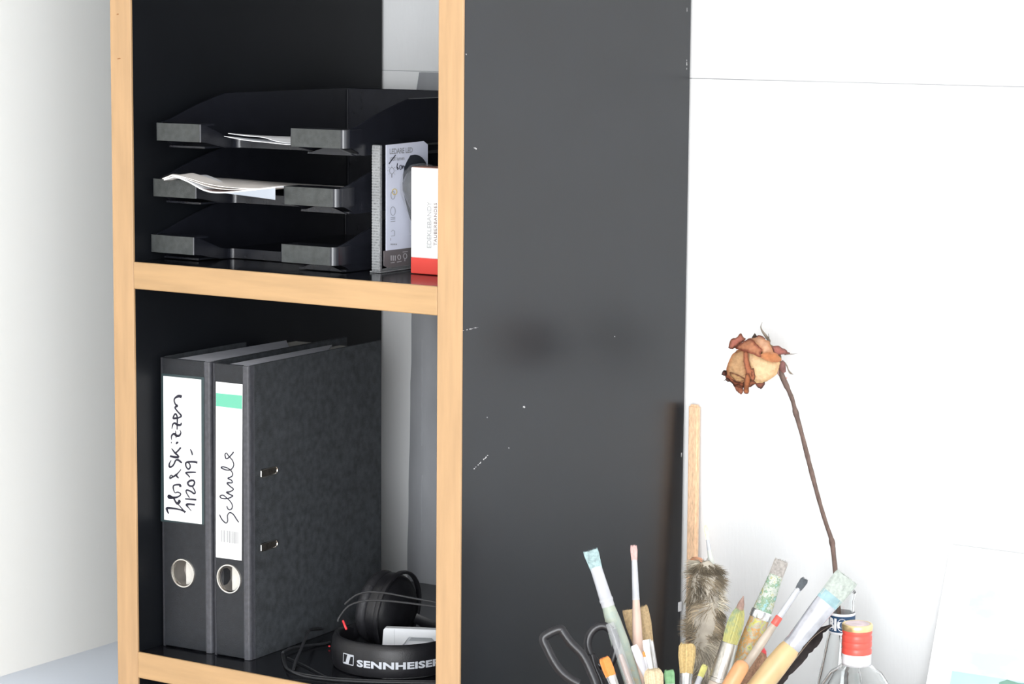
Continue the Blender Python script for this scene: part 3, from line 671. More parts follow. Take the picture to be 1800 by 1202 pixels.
def tail(T, Q, r=.006):     # extend the line T->Q down to where it meets the pot's floor or wall
    d = (Q - T).normalized(); s = (Q - T).length; best = s
    for k in range(400):
        p = T + d * (s + k * .001)
        if p.z < ZD + .007 + r or (Vector((p.x - pc.x, p.y - pc.y)).length > RP - .0035 - r and k > 2 and Vector((p.x - pc.x, p.y - pc.y)).dot(Vector((d.x, d.y))) > 0): break
        best = s + k * .001
    return T + d * best
PX = 2.5 / FPX
def brush(label, tip, low, d0, d1, secs, flatdir=CR, cat='brush', name='paintbrush', group='brushes in the pot'):
    """secs: list of (part name, material, [(s_px along axis, half width px, half thickness px), ...]); lengths measured from the tip"""
    T = pt(*tip, d0); Q = pt(*low, d1); E = tail(T, Q); dirv = (E - T).normalized(); tot = (E - T).length
    ppx = math.hypot(low[0] - tip[0], low[1] - tip[1]); K = (Q - T).length / ppx
    t = thing(name, label, cat, E, group)
    side = (Vector(flatdir) - dirv * Vector(flatdir).dot(dirv)).normalized()
    for nm, m, ss in secs:
        pts = []; rad = []
        for s, a, b in ss:
            L_ = tot if s is None else min(s * K, tot); pts.append(T + dirv * L_); rad.append((a * K, b * K))
        bm = BM(); tube(bm, pts, rad, 16, up=side)
        if nm == 'bristles':
            for v in bm.verts:
                v.co += dirv * (noise.noise(v.co * 900) * .0012 + noise.noise(v.co * 300) * .0008) if (v.co - T).dot(dirv) < ss[0][0] * K + .002 else Vector()
            brist(bm, pts, rad, side, dirv)
        obj(nm, bm, m, t, smooth=True, auto=50)
    return t
def brist(bm, pts, rad, side, dirv):       # fine hairs along the bundle
    a0_ = pts[0]; a1 = pts[-1]; b = dirv.cross(side)
    n = 90
    for i in range(n):
        th = random.uniform(0, 2*math.pi); rr = math.sqrt(random.random()) if i % 3 == 0 else 1.0
        P = []
        for k in range(0, len(pts)):
            ra, rb = rad[k]; P.append(pts[k] + side * ra * rr * math.cos(th) + b * rb * rr * math.sin(th) )
        P[0] = P[0] - dirv * random.uniform(-.0006, .0016) + side * random.uniform(-.0003, .0003)
        tube(bm, P, [.00006] + [.00018] * (len(P)-1), 3, cap=False)
FERW = mat('white_painted_ferrule', (.44, .45, .48), .35, var=.05, scale=150)
FERS = mat('silver_ferrule', (.75, .76, .78), .25, .9, var=.12, scale=120)
FERD = mat('dull_ferrule', (.50, .48, .44), .32, .85, var=.2, scale=120, stretch=(5, 5, 1))
BLEW = mat('pale_blue_bristles', (.30, .41, .42), .8, var=.3, scale=300)
PINK = mat('pink_white_bristles', (.55, .36, .34), .8, var=.2, scale=400)
HOG = mat('tan_bristles', (.40, .29, .16), .8, var=.2, scale=500)
CREAM = mat('cream_bristles', (.55, .45, .30), .8, var=.18, scale=500)
BLND = mat('blond_bristles', (.50, .37, .17), .8, var=.18, scale=500)
GRY = mat('grey_bristles', (.32, .30, .28), .8, var=.25, scale=400)
DARK = mat('dark_bristles', (.07, .08, .09), .7, var=.2, scale=400)
PALE = mat('pale_grey_green_bristles', (.36, .40, .37), .8, var=.2, scale=300)
HWD = mat('light_wood_handle', (.50, .355, .185), .4, var=.1, scale=20, stretch=(3, 3, 1))
HPK = mat('pinkish_wood_handle', (.56, .41, .34), .4, var=.08, scale=60)
HOR = mat('orange_wood_handle', (.55, .28, .13), .4, var=.08, scale=60)
HBG = mat('beige_handle', (.42, .36, .30), .45, var=.15, scale=60)
def multi(name, cols, scale, rough=.45, metal=0, stretch=(1, 1, 1)):   # paint-spattered surface
    m = bpy.data.materials.new(name); m.use_nodes = True; N = m.node_tree.nodes; L = m.node_tree.links; b = N['Principled BSDF']
    b.inputs['Roughness'].default_value = rough; b.inputs['Metallic'].default_value = metal
    tc = N.new('ShaderNodeTexCoord'); nz = N.new('ShaderNodeTexNoise'); nz.inputs['Scale'].default_value = scale; nz.inputs['Detail'].default_value = 8; nz.inputs['Roughness'].default_value = .72; nz.inputs['Distortion'].default_value = .2
    mp = N.new('ShaderNodeMapping'); mp.inputs['Scale'].default_value = stretch
    L.new(tc.outputs['Object'], mp.inputs[0]); L.new(mp.outputs[0], nz.inputs['Vector'])
    cr = N.new('ShaderNodeValToRGB'); L.new(nz.outputs[0], cr.inputs[0]); e = cr.color_ramp; e.interpolation = 'EASE'
    for i, c in enumerate(cols):
        p = .32 + .36 * i / (len(cols)-1)
        k = e.elements[i] if i < 2 else e.elements.new(p)
        k.position = p; k.color = (*c, 1)
    L.new(cr.outputs[0], b.inputs['Base Color']); return m
PGRN = multi('green_stained_handle', [(.22, .27, .20), (.36, .40, .33), (.30, .36, .32), (.40, .33, .20)], 45)
PMIX = multi('paint_spattered_ferrule', [(.10, .30, .33), (.26, .42, .44), (.16, .26, .14), (.44, .46, .44), (.34, .34, .14), (.18, .33, .40)], 90)
PYEL = multi('yellow_green_spatter', [(.16, .18, .12), (.48, .44, .08), (.33, .33, .28), (.50, .25, .05), (.22, .26, .20), (.30, .42, .46)], 90)
PGLD = multi('green_yellow_bristles', [(.12, .17, .11), (.22, .28, .17), (.40, .38, .14), (.46, .44, .22)], 40, rough=.8, stretch=(1, 1, .6))
BW = HPK

# 1 flat brush, pale blue bristles
brush('flat paintbrush with stiff pale blue bristles, leaning left before the black panel', (1038, 968), (1113, 1202), 2.50, 2.49, [
    ('bristles', BLEW, [(0, 13, 3.5), (8, 13, 4), (22, 11.5, 4.5), (38, 10, 5)]),
    ('ferrule', FERW, [(30, 10.5, 5.4), (60, 10.8, 7), (88, 11.5, 10), (89, 12.4, 11), (93, 12.4, 11), (94, 11.6, 10.6), (103, 11.6, 11)]),
    ('handle', PGRN, [(102, 11, 10.5), (130, 14, 13.5), (170, 16, 15), (230, 15, 14), (None, 8, 8)])])
brush('slim round paintbrush with pinkish tip, standing upright tallest before the panel', (1114, 960), (1124, 1202), 2.52, 2.50, [
    ('bristles', PINK, [(0, 5, 3), (6, 6, 4), (16, 5.5, 4.5), (28, 4.6, 4.4)]),
    ('ferrule', FERW, [(24, 5, 4.8), (50, 5.6, 5.5), (92, 6.4, 6.4), (93, 6.8, 6.8), (95, 6.4, 6.4)]),
    ('handle', HPK, [(95, 6.3, 6.3), (130, 8.2, 8.2), (180, 9.5, 9.5), (240, 8.5, 8.5), (None, 5, 5)])])
brush('wide flat brush with tan bristles behind the upright slim brush', (1116, 1069), (1148, 1202), 2.535, 2.53, [
    ('bristles', HOG, [(0, 22, 5), (6, 23, 6), (30, 22.5, 8), (64, 18, 8.5)]),
    ('ferrule', FERS, [(58, 18, 9), (66, 18.4, 9.4), (110, 15, 11), (140, 13, 12)]),
    ('handle', HBG, [(139, 12.5, 11.5), (170, 14, 12), (None, 8, 8)])])
# 4 clear tube
CLR = mat('clear_plastic', (.50, .52, .54), .1, alpha=.30, spec=.8, var=.03)
brush('clear plastic tube leaning between the scissors and the brushes', (1072, 1095), (1108, 1202), 2.47, 2.47, [
    ('tube_wall', CLR, [(0, 7.5, 7.5), (1, 8, 8), (60, 8.6, 8.6), (None, 8.6, 8.6)]),
    ('inner_stick', mat('inner_stick', (.45, .33, .28), .5), [(58, 4, 4), (80, 5, 5), (None, 5, 5)])], cat='tube', name='clear_tube', group=None)
brush('white pointed palette knife between scissors and orange-tipped brush', (1032, 1153), (1052, 1202), 2.485, 2.48, [
    ('blade', mat('white_blade', (.52, .52, .55), .3), [(0, 1, .8), (12, 4, 1), (30, 7, 1.2), (60, 9, 1.4), (90, 4, 2)]),
    ('handle', HBG, [(90, 4, 3), (110, 7, 6), (None, 6, 6)])], cat='palette knife', name='palette_knife', group=None)
brush('small brush with orange flat bristles beside the scissors', (1062, 1157), (1079, 1202), 2.46, 2.46, [
    ('bristles', mat('orange_bristles', (.70, .24, .05), .6, var=.1, scale=200), [(0, 8, 3), (4, 9.5, 5), (20, 10, 6), (34, 9, 7)]),
    ('ferrule', FERS, [(32, 9.4, 7.4), (60, 8, 8)]), ('handle', HOR, [(60, 7.5, 7.5), (None, 5, 5)])])
brush('white plastic spatula leaning between two brushes left of the tan brush', (1114, 1134), (1143, 1202), 2.475, 2.475, [
    ('blade', MATS['white_blade'], [(0, 5, .9), (4, 6.5, 1.2), (30, 8, 1.4), (58, 6, 1.8), (72, 3, 2)]),
    ('handle', MATS['white_blade'], [(70, 3, 2.5), (90, 5, 4), (None, 4, 4)])], cat='spatula', name='spatula', group=None)
brush('thin white stick with orange tip before the tan brush', (1131, 1145), (1144, 1202), 2.465, 2.47, [
    ('tip', MATS['orange_bristles'], [(0, 1.2, 1.2), (3, 2.4, 2.4), (10, 2.4, 2.4)]), ('stick', MATS['white_blade'], [(9, 2.5, 2.5), (None, 2.5, 2.5)])], cat='stick', name='thin_stick', group=None)
brush('round brush with full cream bristles low at the pot rim', (1148, 1176), (1152, 1230), 2.44, 2.44, [
    ('bristles', CREAM, [(0, 9, 8), (3, 14, 12), (10, 17, 14), (30, 16, 14), (44, 13, 12)]),
    ('ferrule', FERS, [(42, 13.4, 12.4), (70, 11, 11)]), ('handle', HWD, [(70, 10, 10), (None, 6, 6)])])
brush('small brush with green-stained bristles low between cream and blond ones', (1176, 1179), (1180, 1230), 2.47, 2.47, [
    ('bristles', mat('green_bristles', (.22, .42, .22), .7, var=.2, scale=200), [(0, 7, 3), (4, 9, 5), (24, 8.5, 6)]),
    ('ferrule', FERW, [(22, 8.8, 6.4), (50, 7, 7)]), ('handle', HWD, [(50, 6.5, 6.5), (None, 4, 4)])])
brush('flat brush with thick blond bristles low beside the panel edge', (1208, 1132), (1206, 1202), 2.50, 2.49, [
    ('bristles', BLND, [(0, 11, 6), (4, 14.5, 8), (20, 15, 9), (52, 11, 9)]),
    ('ferrule', FERS, [(50, 10.8, 9), (54, 11, 9), (90, 9, 9)]), ('handle', HWD, [(90, 8.5, 8.5), (None, 6, 6)])])
brush('tiny yellow-tipped brush leaning right before the fur duster', (1239, 1170), (1226, 1202), 2.49, 2.48, [
    ('bristles', mat('yellow_bristles', (.60, .58, .22), .7, var=.15, scale=200), [(0, 4, 2), (3, 5.2, 3), (24, 4.5, 3.5)]),
    ('ferrule', FERW, [(22, 4.8, 4), (50, 4.4, 4.4)]), ('handle', HBG, [(50, 4, 4), (None, 3, 3)])])
brush('thin pale brush sticking up above the fur duster', (1240, 925), (1262, 1060), 2.60, 2.585, [
    ('bristles', mat('ivory_bristles', (.70, .65, .54), .7, var=.15, scale=300), [(0, 2, 1.6), (4, 3.6, 2.6), (14, 3.4, 2.8), (24, 3, 2.8)]),
    ('ferrule', FERW, [(22, 3.1, 3), (44, 3.8, 3.8)]), ('handle', mat('grey_green_handle', (.50, .52, .48), .45), [(43, 3.8, 3.8), (70, 5.5, 5.5), (None, 4, 4)])])
# right fan of brushes
brush('big pointed round brush with green-yellow stained bristles and silver ferrule', (1307, 1047), (1262, 1202), 2.47, 2.47, [
    ('bristles', PGLD, [(22, 6, 5), (32, 11, 10), (50, 14.5, 13), (72, 14.5, 13), (92, 12.5, 12)]),
    ('brown_tip', mat('brown_tip_bristles', (.26, .17, .14), .7, var=.2, scale=300), [(0, .5, .5), (6, 2.6, 2.4), (14, 5.6, 5), (26, 7.5, 7)]),
    ('ferrule', FERD, [(86, 14.5, 14), (88, 15.5, 15), (150, 17.5, 17), (151, 19, 18.4), (157, 19, 18.4), (158, 17.5, 17)]),
    ('handle', HBG, [(158, 17, 16.6), (200, 19, 18), (None, 9, 9)])])
brush('flat brush with grey bristles and paint-spattered turquoise ferrule', (1374, 985), (1291, 1202), 2.505, 2.50, [
    ('bristles', GRY, [(0, 11, 4), (4, 12.5, 5), (18, 12.5, 6), (32, 12.5, 6.5)]),
    ('ferrule', PMIX, [(28, 12.5, 7), (50, 14, 10), (96, 17.5, 16)]),
    ('ferrule_ring', FERS, [(95, 18, 16.8), (97, 19.2, 18), (108, 19.2, 18), (110, 18, 17)]),
    ('handle', PYEL, [(109, 17.8, 17), (150, 19, 18), (230, 19, 18), (None, 10, 10)])])
brush('thin brush with short dark slanted bristles and beige handle', (1415, 1018), (1314, 1166), 2.455, 2.455, [
    ('bristles', DARK, [(0, 5, 3), (3, 7, 4), (14, 6.5, 4), (22, 5.2, 4)]),
    ('ferrule', FERW, [(19, 5.4, 4.2), (40, 5.4, 5), (80, 5.8, 5.8)]),
    ('red_collar', mat('red_paint', (.70, .10, .08), .4), [(79, 5.6, 5.6), (80, 6.6, 6.6), (96, 6.9, 6.9), (97, 6.2, 6.2)]),
    ('handle', HBG, [(96, 6.2, 6.2), (130, 8, 8), (170, 8, 8), (None, 5, 5)])])
brush('largest flat brush with wide pale bristles and light wood handle, leaning right', (1489, 1014), (1338, 1202), 2.43, 2.43, [
    ('bristles', PALE, [(0, 21, 5), (5, 22.5, 6), (30, 22, 7.5), (52, 21, 8)]),
    ('bristle_root', mat('turquoise_root', (.22, .34, .37), .6, var=.25, scale=100), [(40, 21.5, 8.2), (56, 20.8, 8.6), (66, 19.5, 8.4)]),
    ('ferrule', mat('clear_ferrule', (.42, .43, .47), .2, metal=.45, var=.2, scale=70), [(58, 20.5, 8.8), (70, 20.5, 9.5), (110, 18.5, 13), (145, 16.5, 15), (150, 17.5, 16), (156, 17.5, 16), (158, 16.5, 15)]),
    ('handle', HWD, [(154, 16, 15), (165, 19, 18), (200, 21, 20), (260, 20, 19), (None, 11, 11)])])
brush('modelling tool with rounded orange wood handle end up, between the two big brushes', (1309, 1162), (1285, 1202), 2.42, 2.42, [
    ('handle', HOR, [(0, 3, 3), (1.5, 8, 8), (5, 12, 12), (12, 14, 14), (40, 14.5, 14.5), (90, 13, 13), (None, 9, 9)])], cat='tool', name='modelling_tool', group=None)
brush('soft brown fan brush low behind the orange handle', (1336, 1146), (1312, 1202), 2.50, 2.49, [
    ('bristles', mat('brown_soft_bristles', (.34, .20, .13), .8, var=.3, scale=500), [(0, 9, 4), (6, 16, 7), (30, 20, 9), (62, 18, 10), (80, 12, 10)]),
    ('ferrule', FERS, [(78, 12, 10), (110, 10, 10)]), ('handle', HBG, [(110, 9, 9), (None, 6, 6)])])
brush('thin grey-tipped brush behind the beige thin handle', (1337, 1108), (1330, 1150), 2.56, 2.555, [
    ('bristles', GRY, [(0, 1, 1), (4, 2.6, 2.4), (12, 2.8, 2.6)]), ('ferrule', FERS, [(11, 3, 3), (32, 3.4, 3.4)]), ('handle', HBG, [(31, 3.4, 3.4), (60, 4.4, 4.4), (None, 3, 3)])])
# red pencil sharpener-like ball, part seen
bm = BM(); rp = pt(1326, 1160, 2.545); rl_ = pt(1300, 1260, 2.54)
rt = brush('round red knob behind the brown fan brush', (1332, 1131), (1316, 1202), 2.545, 2.54, [
    ('knob', mat('red_knob', (.66, .03, .04), .3), [(0, 5, 5), (3, 12, 12), (10, 18, 18), (22, 21, 21), (36, 19, 19), (46, 10, 10), (48, 5, 5)]),
    ('stick', mat('dark_stick', (.06, .05, .05), .5), [(46, 5, 5), (None, 4, 4)])], cat='knob', name='red_knob_stick', group=None)

# ------------------------------------------------------------------ scissors
SH = mat('scissor_handle', (.010, .010, .013), .3, spec=.5, var=.1, scale=100, bump=.1)
scs = thing('scissors', 'scissors with dark plastic handles at the left of the pot', 'scissors', tail(pt(1020, 1150, 2.46), pt(1050, 1202, 2.46)))
def loop(pts, d, w, name):
    P = smoothpath([pt(a, b, d) for a, b in pts], 5)
    bm = BM(); rr = [(w[0] * PX, w[1] * PX)] * len(P); tube(bm, P, rr, 10, up=CF, cap=False)
    for v in bm.verts: pass
    # close the ring
    return bm
bm = loop([(1018, 1202), (1003, 1194), (986, 1180), (972, 1160), (961, 1138), (955, 1122), (968, 1112), (985, 1106), (990, 1112), (1003, 1130), (1021, 1148), (1031, 1164), (1040, 1184), (1047, 1202), (1052, 1225)], 2.455, (5.5, 8.0), 'h')
obj('handle', bm, SH, scs, smooth=True, label='large open finger loop')
bm = loop([(1076, 1108), (1062, 1100), (1048, 1103), (1037, 1115), (1033, 1132), (1037, 1148), (1046, 1162), (1058, 1170), (1072, 1166), (1080, 1150), (1083, 1130), (1076, 1108)], 2.48, (5.5, 7.5), 'h')
obj('handle', bm, SH, scs, smooth=True, label='smaller round finger loop')
bm = loop([(1040, 1150), (1046, 1172), (1056, 1195), (1064, 1225)], 2.475, (5, 6.5), 'h'); obj('shank', bm, SH, scs, smooth=True)
Tq = pt(1052, 1222, 2.46); Eq = tail(pt(1030, 1150, 2.46), Tq, .012)
dq = (Eq - Tq)
for sg in (-1, 1):
    bm = BM(); tube(bm, [Tq + CR * .003 * sg, Tq + dq * .3 + CR * .002 * sg + CF * .001 * sg, Tq + dq * .98 + CF * .001 * sg], [(.006, .0009), (.007, .0009), (.0008, .0005)], 8, up=CR); obj('blade', bm, STEEL, scs)

# ------------------------------------------------------------------ fur duster
fur = thing('fur_duster', 'fluffy grey-beige fur duster standing in the pot beside the panel edge', 'duster', tail(pt(1240, 1000, 2.585), pt(1246, 1202, 2.575)))
ctr = [(1236, 988, 12), (1240, 1000, 22), (1240, 1020, 29), (1238, 1050, 30), (1240, 1085, 31), (1242, 1110, 32), (1243, 1140, 31), (1244, 1170, 32), (1245, 1205, 31), (1246, 1225, 25)]
C3 = [pt(a, b, 2.585 - .00005 * (b - 980)) for a, b, r in ctr]; K2 = 2.58 / FPX
bm = BM(); tube(bm, C3, [(r * K2 * .86, r * K2 * .86) for a, b, r in ctr], 20, up=CR)
for v in bm.verts: v.co += v.normal * 0 + Vector((noise.noise(v.co * 120), noise.noise(v.co * 120 + Vector((9, 0, 0))), 0)) * .003
FURM = mat('fur', (.3, .3, .3), .85, attr='Col', var=.1, scale=200)
FURB = mat('fur_core', (.36, .325, .27), .95, var=.2, scale=90)
obj('core', bm, FURB, fur, smooth=True)
bm = BM(); cl = bm.loops.layers.color.new('Col')
for i in range(5200):
    s = random.random() ** .95 * (len(C3) - 1.001); k = int(s); f = s - k
    c = C3[k].lerp(C3[k+1], f); r = (ctr[k][2] * (1-f) + ctr[k+1][2] * f) * K2 * .84
    a = random.uniform(0, 2 * math.pi); o_ = CR * math.cos(a) + CF * math.sin(a)
    p = c + o_ * r
    cn = noise.noise(p * 70) ; cn2 = noise.noise(p * 30 + Vector((4, 1, 7)))
    g1 = Vector((noise.noise(p * 45), noise.noise(p * 45 + Vector((20, 0, 0))), noise.noise(p * 45 + Vector((0, 30, 0)))))
    L_ = random.uniform(.007, .015); dr = (o_ * .55 + Vector((0, 0, -.75)) + g1 * 1.5 + Vector([random.uniform(-.28, .28) for _ in range(3)])).normalized()
    up_ = Vector((0, 0, 1)) * (.6 if s < 1.5 else 0)
    dr = (dr + up_ + CR * (.4 if math.cos(a) > .3 else 0)).normalized(); dr2 = (dr + Vector((0, 0, -.35)) + g1 * .5).normalized()
    sd = dr.cross(CF).normalized() * random.uniform(.00022, .0004)
    base = (.47, .425, .355) if cn2 > -.05 else (.62, .59, .53)
    br = 1.06 + cn * .5 + random.uniform(-.22, .22)
    if s < 3.2: br *= .92
    col = tuple(max(.16, min(.9, q * br)) for q in base) + (1,)
    v = [bm.verts.new(p - sd), bm.verts.new(p + sd), bm.verts.new(p + dr * L_ * .55 + sd * .7), bm.verts.new(p + dr * L_ * .55 - sd * .7), bm.verts.new(p + dr * L_ * .55 + dr2 * L_ * .5)]
    for fc in (bm.faces.new((v[0], v[1], v[2], v[3])), bm.faces.new((v[3], v[2], v[4]))):
        for lp in fc.loops: lp[cl] = col
obj('fur', bm, FURM, fur, kind='stuff')
E_ = tail(pt(1240, 1000, 2.585), pt(1246, 1202, 2.575))
bm = BM(); tube(bm, [C3[-1], E_], .005, 10); obj('stick', bm, HBG, fur, smooth=True)
bm = BM(); kc = pt(1224, 997, 2.625); lathe(bm, [(0, .0112), (.005, .0100), (.0090, .0060), (.0102, 0), (.0085, -.007), (.005, -.012), (.0045, -.030), (.0045, -.20), (0, -.20)], kc, 24, (.02, .05, 1))
obj('wooden_knob_stick', bm, mat('copper_wood', (.55, .26, .14), .35, var=.15, scale=80), None, smooth=True, label='reddish wooden knob on a stick behind the fur duster', cat='stick')

# ------------------------------------------------------------------ wooden slat leaning on the wall
a = on(1221, 711, (0, 1, 0), YW - .009); b = on(1217, 1000, (0, 1, 0), YW - .016)
d_ = (b - a); e_ = a + d_ * ((ZD + .002 - a.z) / d_.z)
bm = BM(); hw = .0063
box(bm, -hw, hw, -.004, .004, 0, 1, 0)
for v in bm.verts:
    s = v.co.z; c = e_.lerp(a, s); v.co = c + Vector((v.co.x, v.co.y, 0))
bmesh.ops.bevel(bm, geom=list(bm.edges), offset=.0022, segments=3, affect='EDGES')
obj('ruler', bm, mat('beech_speckled', (.78, .52, .33), .5, var=.22, scale=140, stretch=(4, 4, 1)), None, smooth=True, label='plain narrow beech ruler leaning on the wall beside the black panel', cat='ruler')

# ------------------------------------------------------------------ dark feather
QF = mat('feather_dark', (.045, .035, .035), .7, var=.3, scale=150, stretch=(1, 1, 1), bump=.3)
ft = thing('feather', 'dark brown feather behind the largest flat brush', 'feather', tail(pt(1446, 1105, 2.52), pt(1360, 1212, 2.50)))
quill = smoothpath([pt(1462, 1098, 2.52), pt(1430, 1120, 2.52), pt(1398, 1158, 2.515), pt(1366, 1200, 2.51), pt(1340, 1238, 2.505)], 8)
up_e = [(1461, 1097), (1440, 1103), (1418, 1113), (1402, 1130), (1388, 1150), (1372, 1170), (1352, 1192), (1330, 1222)]
lo_e = [(1463, 1100), (1452, 1110), (1440, 1132), (1424, 1150), (1404, 1172), (1384, 1193), (1368, 1214), (1350, 1240)]
bm = BM(); n = 26
UE = smoothpath([pt(a, b, 2.522) for a, b in up_e], 4); LE = smoothpath([pt(a, b, 2.512) for a, b in lo_e], 4)
m_ = min(len(UE), len(LE)); 
rows = []
for i in range(m_):
    q = quill[min(len(quill)-1, int(i * (len(quill)-1) / (m_-1)))]
    j = (1 + .10 * math.sin(i * 1.7) * (i % 5 == 0)) - (.55 if i in (5,) else 0) - (.18 if i in (12, 19) else 0)
    rows.append([bm.verts.new(q.lerp(UE[i], .98)), bm.verts.new(q.lerp(UE[i], .5) - CF * .0012), bm.verts.new(q), bm.verts.new(q.lerp(LE[i], .5) - CF * .0012), bm.verts.new(q.lerp(LE[i], j))])
for p, q in zip(rows, rows[1:]):
    for k in range(4): bm.faces.new((p[k], p[k+1], q[k+1], q[k]))
bmesh.ops.solidify(bm, geom=bm.faces[:], thickness=.0005)
obj('vane', bm, QF, ft, smooth=True)
bm = BM(); ql = quill[:]; ql.append(tail(ql[-4], ql[-1], .002)); tube(bm, ql, [.0003 + .0008 * i / len(ql) for i in range(len(ql))], 6); obj('quill', bm, mat('quill', (.22, .17, .13), .4), ft, smooth=True)

# ------------------------------------------------------------------ bottles
GLS = mat('clear_glass', (.97, .98, .98), .02, trans=1, var=0, ior=1.45, spec=.5)
K = 2.56 / FPX
bc = pt(1506, 1140, 2.56)
zc = lambda py: pt(1506, py, 2.56).z - ZD
b1 = thing('red_capped_bottle', 'clear glass bottle with red cap and gold rim', 'bottle', (bc.x, bc.y, ZD))
h0 = zc(1170); 
bm = BM(); base = (bc.x, bc.y, ZD)
outer = [(0, .001), (.042, .001), (.046, .005), (.046, zc(1202) - .030), (.0445, zc(1202) - .018), (.040, zc(1202) - .009), (.033, zc(1202) + .000), (.026, zc(1183)), (.0195, zc(1176)), (.0150, zc(1168)), (.0138, zc(1155)), (.0138, zc(1100))]
inner = [(r - .0025 if r > .003 else 0, h) for r, h in outer[::-1]]
inner = [(r, max(h, .006)) for r, h in inner]; inner[-1] = (0, .006); inner[-2] = (.038, .006)
lathe(bm, outer + inner, base, 48); obj('glass_body', bm, GLS, b1, smooth=True)
bm = BM(); rw = 26 * K * .985
lathe(bm, [(rw - .0002, zc(1168)), (rw + .0001, zc(1168)), (rw, zc(1146)), (rw - .0002, zc(1146))], base, 48, close=True); obj('paper_seal', bm, mat('seal_white', (.85, .83, .85), .5, var=.05, scale=90), b1, smooth=True, label='white paper seal ring')
bm = BM(); z1, z2 = zc(1147), zc(1103); pr = [(rw - .001, z1), (rw + .0004, z1)]
nst = 20
for k in range(nst+1):
    z = z1 + (z2 - z1) * k / nst; pr.append((rw + .0004 - (.0006 if k in (4, 5, 10, 15, 16) else 0), z))
pr += [(rw - .001, z2)]
lathe(bm, pr, base, 48); obj('cap', bm, mat('red_cap', (.80, .10, .075), .35, var=.03), b1, smooth=True, label='ridged red cap')
bm = BM(); z3 = zc(1097); lathe(bm, [(rw - .001, z2 - .001), (rw + .0006, z2 - .001), (rw + .0009, z2 + .001), (rw + .0009, z3 + .0005), (rw + .0002, z3 + .0016), (rw - .0012, z3 + .0018), (rw - .002, z3 + .0012), (0, z3 + .0011)], base, 48)
obj('cap_top', bm, mat('gold_cap', (.80, .62, .33), .3, .7, var=.05), b1, smooth=True, label='gold rim and worn metal top')
bm = BM(); lathe(bm, [(rw - .0022, z3 + .0013), (rw - .0022, z3 + .0017), (0, z3 + .0017)], base, 40); obj('cap_disc', bm, mat('worn_pinkish_metal', (.62, .50, .52), .35, .4, var=.25, scale=90), b1)

d2 = 2.66; K_ = d2 / FPX
b2c = pt(1480, 1100, d2); z2c = lambda py: pt(1480, py, d2).z - ZD
b2 = thing('blue_banded_bottle', 'slim clear bottle with dark blue neck band holding the dried rose', 'bottle', (b2c.x, b2c.y, ZD))
base2 = (b2c.x, b2c.y, ZD)
rb = 22 * K_
bm = BM(); outer = [(0, .001), (.028, .001), (.030, .004), (.030, .09), (.0285, z2c(1202) - .035), (.024, z2c(1202)), (.019, z2c(1160)), (.0155, z2c(1125)), (rb, z2c(1108)), (rb - .0002, z2c(1080)), (rb - .0008, z2c(1062)), (rb - .0004, z2c(1052)), (rb + .0008, z2c(1046)), (rb + .0008, z2c(1038)), (rb - .0002, z2c(1036))]
inner = [(max(0, r - .0022), h) for r, h in outer[::-1]]; inner[-1] = (0, .006); inner[-2] = (.025, .006); inner[-3] = (.0275, .010)
lathe(bm, outer + inner, base2, 44); obj('glass_body', bm, GLS, b2, smooth=True)
bm = BM(); lathe(bm, [(rb + .0001, z2c(1112)), (rb + .0004, z2c(1112)), (rb + .0004, z2c(1074)), (rb + .0001, z2c(1074))], base2, 44, close=True); nb = obj('neck_label', bm, mat('white_neck_label', (.85, .85, .87), .4), b2, smooth=True, label='white-edged neck label')
bm = BM(); lathe(bm, [(rb + .0002, z2c(1107.5)), (rb + .0006, z2c(1107.5)), (rb + .0006, z2c(1078.5)), (rb + .0002, z2c(1078.5))], base2, 44, close=True); obj('blue_band', bm, mat('navy_print', (.015, .055, .13), .4), nb, smooth=True, label='navy blue band')
vang = math.atan2(-CF.y, -CF.x)
def cyl(s0, z0, r=rb + .0007):
    return lambda x, y, z: (base2[0] + (r + z) * math.cos(vang + (s0 + x) / rb), base2[1] + (r + z) * math.sin(vang + (s0 + x) / rb), ZD + z0 + y)
bm = BM(); c_ = cyl(0, z2c(1103)); textmesh(bm, 'BIO', .0165, lambda x, y, z: c_(-.0172 + x * .72, y, z), .00008, bold=.0010, space=1.08); obj('lettering', bm, mat('white_print', (.85, .85, .87), .4), nb, label='white capital letters')
bm = BM(); cfn = cyl(.0012, z2c(1092), rb + .0009); bm.faces.new([bm.verts.new(cfn(.0026 * math.cos(k*math.pi/8), .0030 * math.sin(k*math.pi/8), 0)) for k in range(16)]); obj('red_dot', bm, MATS['red_knob'], nb, label='red dot')

# ------------------------------------------------------------------ dried rose
ros = thing('dried_rose', 'single dried cream rose drooping on a long brown stem', 'rose', (b2c.x, b2c.y, ZD + .02))
DR = 2.70
stem_px = [(1371, 650), (1376, 664), (1382, 677), (1392, 700), (1398, 722), (1410, 765), (1424, 820), (1440, 880), (1452, 920), (1462, 950), (1466, 980), (1469, 1010), (1471.5, 1045), (1474, 1070), (1478, 1110), (1484, 1180)]
sp_ = [pt(a, b, DR + (d2 - DR) * min(1, max(0, (b - 650) / 420.))) for a, b in stem_px]
low = Vector((b2c.x + .012, b2c.y + .006, ZD + .012))
sp_.append(low)
P = smoothpath(sp_, 6); rad = []
for i, p in enumerate(P):
    rad.append(.0024 + .0006 * noise.noise(p * 90) + (.0007 if i in (24, 25, 54, 55) else 0) + (.0004 if i < 14 else 0))
bm = BM(); tube(bm, P, rad, 10)
for (a, b, l) in ((1396, 722, .004), (1410, 776, .003), (1459, 948, .004)):
    q = pt(a + 3, b, DR + (d2 - DR) * min(1, (b - 650) / 420.)); tube(bm, [q - CR * .002, q + CR * l * .4 + CU * .001], [.0012, .0002], 6)
